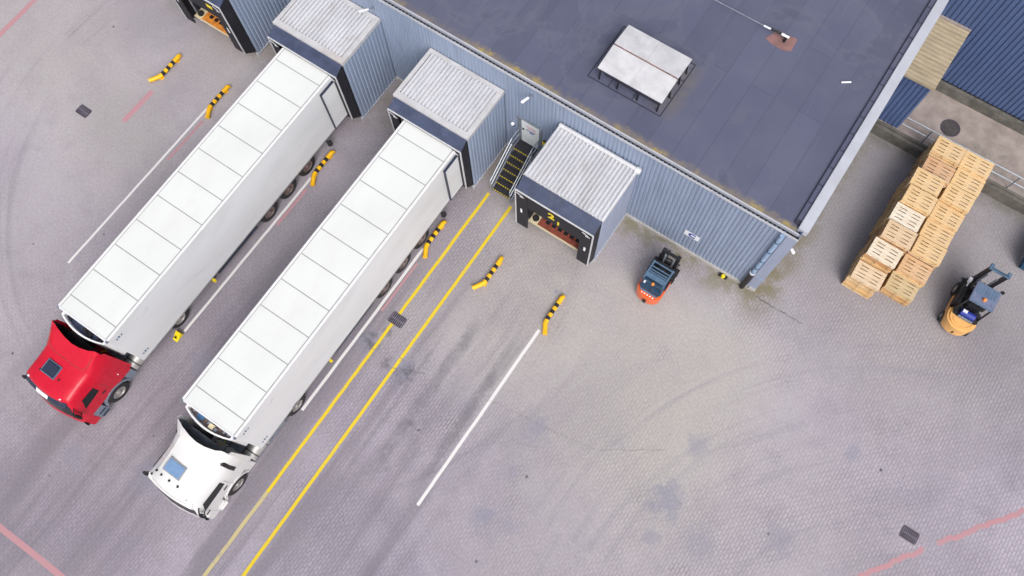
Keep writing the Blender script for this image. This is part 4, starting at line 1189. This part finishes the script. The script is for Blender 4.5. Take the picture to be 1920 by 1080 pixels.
    for s in (-1, 1):
        tk = MB().cyl((s * .93, 1.12, .68), (s * .93, 2.05, .68), .33, 20)
        tk.build('fuel_tank', 'tank_alu', t, smooth=True)
        for yy in (1.3, 1.85): MB().cyl((s * .93, yy, .68), (s * .93, yy + .05, .68), .337, 20).build('tank_strap', 'chassis', t, smooth=True)
        MB().box(s * .62, s * 1.2, 2.12, 2.4, .42, .88).build('battery_box', 'cab_grey' if red else 'tank_alu', t, bev=.02)
        at = MB().cyl((s * 1.0, 2.46, .62), (s * 1.0, 2.95, .62), .2, 16)
        at.build('air_tank', 'tank_alu' if red else 'steel_grey', t, smooth=True)
        if not red:
            MB().box(s * 1.17, s * 1.22, 1.12, 3.0, .36, .84).build('side_skirt', 'steel_grey', t)
        for xx in ((1.26, .92) if True else (1.26,)):
            wheel(t, s * xx, 3.77, .51, .31, s, 'rim_steel')
        fn = MB()
        for i in range(10):
            q0, q1 = math.pi * (.08 + .84 * i / 10), math.pi * (.08 + .84 * (i + 1) / 10)
            vs_ = []
            for xx in (s * .55, s * 1.24):
                for rr, q_ in ((.57, q0), (.595, q0), (.595, q1), (.57, q1)):
                    vs_.append((xx, 3.77 - rr * math.cos(q_), .51 + rr * math.sin(q_) * .6))
            fn.add(vs_, [(0, 1, 2, 3), (7, 6, 5, 4), (1, 5, 6, 2), (0, 3, 7, 4), (0, 4, 5, 1), (3, 2, 6, 7)])
        fn.build('mudguard', 'plastic_black', t)
    fw = MB().lathe((0, 3.3, .98), (0, 0, 1), [(0, .5), (.1, .5), (.1, .1)], 24)
    fw.build('fifth_wheel', 'chassis', t)
    dk = MB().box(-.7, .7, .75, 1.6, .985, 1.02)
    dk.build('catwalk', 'steel_grey', t)
    for hx_, hm in ((-.25, 'leveller_red'), (0.0, 'sign_yellow'), (.25, 'plastic_black')):
        pts = [(hx_, .72, 1.9)]
        for i in range(25):
            q = i * 1.3
            pts.append((hx_ + .05 * math.cos(q), .74 + .8 * i / 24, 1.85 - .55 * math.sin(math.pi * i / 24) + .05 * math.sin(q)))
        MB().tube(pts, .016, 6).build('air_hose', hm, t)
    cbx = MB().box(-.95, -.6, .7, 1.0, 1.05, 2.4)
    cbx.build('air_intake', 'plastic_black', t)
    t.location = (xc, yc, 0)
    return t
tractor(-20.72, -18.45, 'red lorry cab with a dark roof window, left of the white cab', 'red_paint', 'cab_grey', 'sunroof_dark', True)
tractor(-14.26, -18.57, 'white lorry cab with a pale blue roof window and roof lamps', 'cab_white', 'cab_white', 'sunroof_blue', False)
wc = thing('wheel_chock', (-19.3, -15.3, 0), 'yellow wheel chock on the ground by the drive wheel of the red truck', 'chock')
MB().prism([(-15.55, .0), (-15.12, .0), (-15.16, .30)], 0, -19.42, -19.16).build('wedge', 'sign_yellow', wc, bev=.012)
MB().box(-19.33, -19.25, -15.45, -15.38, .08, .2).build('handle', 'plastic_black', wc)

# ------------------------------------------------------------------ forklifts
def forks(t, xc, hw, y0, L, z):
    for s in (-1, 1):
        MB().box(xc + s * hw - .06, xc + s * hw + .06, y0, y0 + L, z, z + .045).box(xc + s * hw - .06, xc + s * hw + .06, y0 - .05, y0 - .001, z, z + .5).build('fork', 'chassis', t)
def mast(t, xc, hw, y, h, m, lean=0.0, zc=.3):
    for s in (-1, 1):
        MB().box(xc + s * hw - .07, xc + s * hw + .07, y - .08, y + .08, .08, h).build('mast_rail', m, t)
        MB().cyl((xc + s * (hw - .14), y - .06, .2), (xc + s * (hw - .14), y - .06, h * .85), .04, 10).build('lift_cylinder', 'steel_grey', t)
    cr = MB().box(xc - hw + .071, xc + hw - .071, y - .05, y + .04, h - .14, h - .02)
    cr.box(xc - hw + .071, xc + hw - .071, y - .05, y + .04, h * .5, h * .5 + .1); cr.box(xc - hw + .071, xc + hw - .071, y - .05, y + .04, .15, .3)
    cr.build('mast_crossbar', m, t)
    ca = MB().box(xc - .5, xc + .5, y + .1, y + .15, zc, zc + .09).box(xc - .5, xc + .5, y + .1, y + .15, zc + .42, zc + .5)
    for i in range(6):
        xx = xc - .47 + i * .18
        ca.box(xx, xx + .035, y + .11, y + .14, zc + .501, zc + 1.0)
    ca.box(xc - .5, xc + .5, y + .105, y + .145, zc + 1.0, zc + 1.05)
    ca.build('carriage', 'plastic_black', t)

def forklift_orange():
    X = -3.63
    t = thing('forklift', (X, -2.1, 0), 'orange and dark blue forklift facing the long blue wall', 'forklift', 'forklifts in the yard')
    cw = MB()
    prof = []
    for i in range(13):
        q = math.pi * i / 12
        prof.append((X + .56 * math.cos(q), -2.78 - .36 * math.sin(q)))
    cw.prism(prof + [(X - .56, -2.45), (X + .56, -2.45)], 2, .22, 1.0)
    cwo = cw.build('counterweight', 'orange_paint', t, bev=.05)
    lt = MB()
    for i in range(5):
        xx = X - .28 + i * .13
        lt.box(xx, xx + .06, -3.075, -3.02, 1.001, 1.006)
    lt.build('lettering', 'sign_white', cwo)
    MB().box(X - .08, X + .08, -3.2, -3.1, .35, .6).build('tow_pin', 'plastic_black', cwo)
    MB().box(X - .55, X + .55, -2.449, -1.5, .25, .62).build('body', 'orange_paint', t, bev=.03)
    MB().prism([(-2.90, 1.0), (-2.92, 1.14), (-2.55, 1.2), (-2.3, 1.15), (-2.3, .645), (-2.44, .645), (-2.44, 1.0)], 0, X - .5, X + .5).build('engine_hood', 'fork_blue', t, bev=.06)
    MB().prism([(-3.0, 1.008), (-2.93, 1.09), (-2.925, 1.008)], 0, X - .42, X + .42).build('rear_grille', 'fork_blue_light', t, bev=.02)
    MB().box(X - .53, X + .53, -2.45, -1.52, .621, .64).build('floor_plate', 'plastic_black', t)
    MB().box(X - .28, X + .28, -2.29, -1.85, .8, .95).build('seat', 'plastic_black', t, bev=.05)
    MB().box(X - .27, X + .27, -2.42, -2.291, .95, 1.4).build('seat_back', 'plastic_black', t, bev=.05)
    MB().box(X - .45, X + .45, -1.65, -1.5, .62, 1.15).build('dashboard', 'plastic_black', t, bev=.03)
    MB().lathe((X - .05, -1.78, 1.2), (0, .5, 1), [(0, .17), (.025, .19), (.05, .17)], 18).build('steering_wheel', 'plastic_black', t)
    # overhead guard
    for s in (-1, 1):
        MB().tube([(X + s * .46, -1.5, .62), (X + s * .44, -1.98, 2.08)], .035, 8).build('guard_pillar', 'fork_blue', t)
        MB().tube([(X + s * .46, -2.75, 1.0), (X + s * .44, -2.86, 2.08)], .035, 8).build('guard_pillar', 'fork_blue', t)
        MB().box(X + s * .40, X + s * .47, -2.86, -1.99, 2.06, 2.13).build('guard_rail', 'fork_blue_light', t)
    gd = MB()
    for yy in (-2.03, -2.24, -2.38, -2.48):
        gd.box(X - .398, X + .398, yy - .02, yy + .025, 2.07, 2.125)
    gd.build('guard_bar', 'fork_blue_light', t)
    MB().box(X - .398, X + .398, -2.74, -2.53, 2.06, 2.12).build('guard_plate', 'fork_blue_light', t, bev=.01)
    MB().box(X - .43, X + .43, -2.9, -2.84, 2.0, 2.07).build('guard_end', 'fork_blue', t)
    MB().cyl((X + .02, -2.9, 1.15), (X + .02, -2.9, 2.1), .02, 8).build('beacon_post', 'plastic_black', t)
    MB().lathe((X + .02, -2.92, 2.08), (0, 0, 1), [(0, .065), (.1, .06), (.13, .03)], 14).build('beacon', 'amber', t, smooth=True)
    MB().box(X - .36, X - .29, -2.98, -2.86, 1.9, 2.0).build('work_lamp', 'sign_white', t)
    mast(t, X, .34, -1.36, 2.1, 'plastic_black', zc=.12)
    forks(t, X, .25, -1.18, .75, .06)
    for s in (-1, 1):
        wheel(t, X + s * .60, -1.52, .32, .22, s, 'rim_steel', 20)
        wheel(t, X + s * .52, -2.66, .25, .18, s, 'rim_steel', 20)
        MB().prism([(-1.92, .5), (-1.8, .70), (-1.25, .70), (-1.15, .5), (-1.22, .66), (-1.82, .66)], 0, X + s * .38, X + s * .60).build('fender', 'plastic_black', t)
forklift_orange()

def forklift_yellow():
    X = 7.64
    t = thing('forklift', (X, 3.8, 0), 'yellow forklift with a slate cab roof beside the pallet stacks', 'forklift', 'forklifts in the yard')
    prof = []
    for i in range(15):
        q = math.pi * i / 14
        prof.append((X + .60 * math.cos(q), 3.30 - .58 * math.sin(q) ** .8))
    cw = MB().prism(prof + [(X - .60, 3.55), (X + .60, 3.55)], 2, .18, .92)
    cwo = cw.build('counterweight', 'fork_yellow', t, bev=.08)
    gv = MB()
    for i in range(12):
        q = math.pi * (i + 1) / 14
        gv.obox((X + .42 * math.cos(q), 3.28 - .40 * math.sin(q), .923), (.05 * math.sin(q), .05 * math.cos(q), 0), (.01, 0, 0), (0, 0, .006))
    gv.build('groove', 'leveller_orange', cwo)
    MB().box(X - .03, X + .05, 2.72, 2.80, .35, .55).build('tow_pin', 'plastic_black', cwo)
    MB().box(X - .56, X + .56, 3.551, 4.72, .22, .60).build('body', 'plastic_black', t, bev=.03)
    MB().box(X - .63, X - .563, 3.4, 4.5, .42, .62).build('side_panel', 'fork_yellow', t, bev=.02)
    MB().prism([(3.2, .93), (3.22, 1.02), (3.75, 1.06), (3.75, .62), (3.556, .62), (3.556, .93)], 0, X - .50, X + .55).build('engine_hood', 'plastic_black', t, bev=.05)
    gt = MB().cyl((X - .26, 3.40, 1.12), (X + .32, 3.40, 1.12), .15, 18)
    go = gt.build('gas_tank', 'text_blue', t, smooth=True)
    MB().box(X - .24, X - .06, 3.34, 3.46, 1.262, 1.282).build('tank_label', 'sign_white', go)
    MB().box(X - .28, X + .34, 3.16, 3.22, 1.0, 1.1).build('tank_cradle', 'steel_grey', t)
    MB().box(X - .27, X + .27, 3.76, 4.2, .8, .95).build('seat', 'plastic_black', t, bev=.05)
    MB().box(X - .27, X + .27, 3.62, 3.759, .95, 1.5).build('seat_back', 'plastic_black', t, bev=.05)
    MB().box(X - .45, X + .45, 4.42, 4.62, .6, 1.2).build('dashboard', 'plastic_black', t, bev=.03)
    MB().lathe((X - .05, 4.32, 1.25), (0, -.5, 1), [(0, .17), (.025, .19), (.05, .17)], 18).build('steering_wheel', 'plastic_black', t)
    for s in (-1, 1):
        MB().tube([(X + s * .5, 4.62, .6), (X + s * .46, 4.34, 2.06)], .04, 8).build('guard_pillar', 'plastic_black', t)
        MB().tube([(X + s * .5, 3.42, .95), (X + s * .46, 3.54, 2.06)], .04, 8).build('guard_pillar', 'plastic_black', t)
    rf = MB().box(X - .5, X + .5, 3.46, 4.42, 2.05, 2.11).build('cab_roof', 'fork_slate', t, bev=.025)
    MB().box(X - .41, X + .43, 3.92, 4.36, 2.112, 2.122).build('roof_window', 'fork_blue_light', rf)
    rb_ = MB()
    for i in range(7):
        xx = X - .39 + i * .125
        rb_.box(xx, xx + .05, 3.94, 4.34, 2.1235, 2.128)
    rb_.build('roof_bar', 'fork_slate', rf)
    MB().box(X - .5, X + .5, 3.46, 3.50, 2.112, 2.125).build('roof_edge', 'fork_blue_light', rf)
    MB().lathe((X + .02, 3.76, 2.112), (0, 0, 1), [(0, .075), (.1, .07), (.13, .03)], 14).build('beacon', 'amber', t, smooth=True)
    MB().box(X + .44, X + .58, 4.42, 4.52, 2.0, 2.14).build('mirror', 'plastic_black', t, bev=.02)
    MB().box(X - .66, X - .54, 4.55, 4.75, 1.35, 1.5).box(X - .60, X - .55, 4.4, 4.6, 1.3, 1.35).build('work_lamp', 'sign_white', t)
    MB().box(X - .62, X - .48, 3.6, 4.6, .62, 1.3).build('side_screen', 'plastic_black', t, bev=.03)
    # tall mast
    XM, YM, H = X - .06, 4.98, 2.55
    for s in (-1, 1):
        MB().box(XM + s * .33 - .065, XM + s * .33 + .065, YM - .09, YM + .09, .08, H - .1).build('mast_rail', 'plastic_black', t)
        MB().cyl((XM + s * .2, YM - .05, .2), (XM + s * .2, YM - .05, 2.0), .035, 10).build('lift_cylinder', 'steel_grey', t)
    br = MB()
    br.box(XM - .43, XM + .43, YM - .10, YM + .02, H - .098, H); br.box(XM - .43, XM - .29, YM + .021, YM + .16, H - .098, H); br.box(XM + .29, XM + .43, YM + .021, YM + .16, H - .098, H)
    br.build('mast_crossbar', 'fork_blue_light', t, bev=.015)
    MB().box(XM - .36, XM + .36, YM - .06, YM - .03, H + .001, H + .006).build('mast_slot', 'plastic_black', t)
    MB().box(XM - .26, XM + .26, YM - .06, YM + .04, .9, 1.1).build('mast_brace', 'plastic_black', t)
    ca = MB().box(X - .5, X + .5, YM + .1, YM + .15, .12, .22).box(X - .5, X + .5, YM + .1, YM + .15, .5, .6)
    for i in range(6):
        xx = X - .47 + i * .18
        ca.box(xx, xx + .035, YM + .11, YM + .14, .601, 1.0)
    ca.build('carriage', 'plastic_black', t)
    forks(t, X, .22, YM + .18, .35, .05)
    for s in (-1, 1):
        wheel(t, X + s * .66, 4.60, .34, .24, s, 'rim_steel', 20)
        wheel(t, X + s * .63, 3.22, .26, .2, s, 'rim_steel', 20)
        MB().prism([(4.15, .5), (4.22, .76), (5.0, .76), (5.05, .5), (4.96, .72), (4.26, .72)], 0, X + s * .42, X + s * .68).build('fender', 'plastic_black', t)
forklift_yellow()

# ------------------------------------------------------------------ blue container cut by the right edge
bn = thing('waste_container', (9.9, 7.9, 0), 'dark blue steel container cut off by the right edge', 'container')
x0, x1, y0, y1, h = 8.88, 11.1, 7.08, 8.65, 1.0
MB().box(x0 + .1, x1 - .1, y0 + .1, y1 - .1, .12, .2).build('floor', 'bin_blue', bn)
wv = MB()
wv.prism([(x0, .12), (x0 + .04, .12), (x0 - .06, h), (x0 - .10, h)], 1, y0, y1)
wv.prism([(x1, .12), (x1 - .04, .12), (x1 + .06, h), (x1 + .10, h)], 1, y0, y1)
wv.box(x0 - .02, x1 + .02, y0, y0 + .04, .121, h - .001); wv.box(x0 - .02, x1 + .02, y1 - .04, y1, .121, h - .001)
wv.build('wall', 'bin_blue', bn)
rm = MB().box(x0 - .14, x1 + .14, y0 - .04, y0 + .06, h, h + .06).box(x0 - .14, x1 + .14, y1 - .06, y1 + .04, h, h + .06).box(x0 - .14, x0 - .04, y0 + .061, y1 - .061, h, h + .06).box(x1 + .04, x1 + .14, y0 + .061, y1 - .061, h, h + .06)
rm.build('rim', 'bin_blue', bn)
for xx in (x0 + .25, x1 - .4):
    MB().box(xx, xx + .15, y0 + .1, y1 - .1, .0, .119).build('skid', 'chassis', bn)
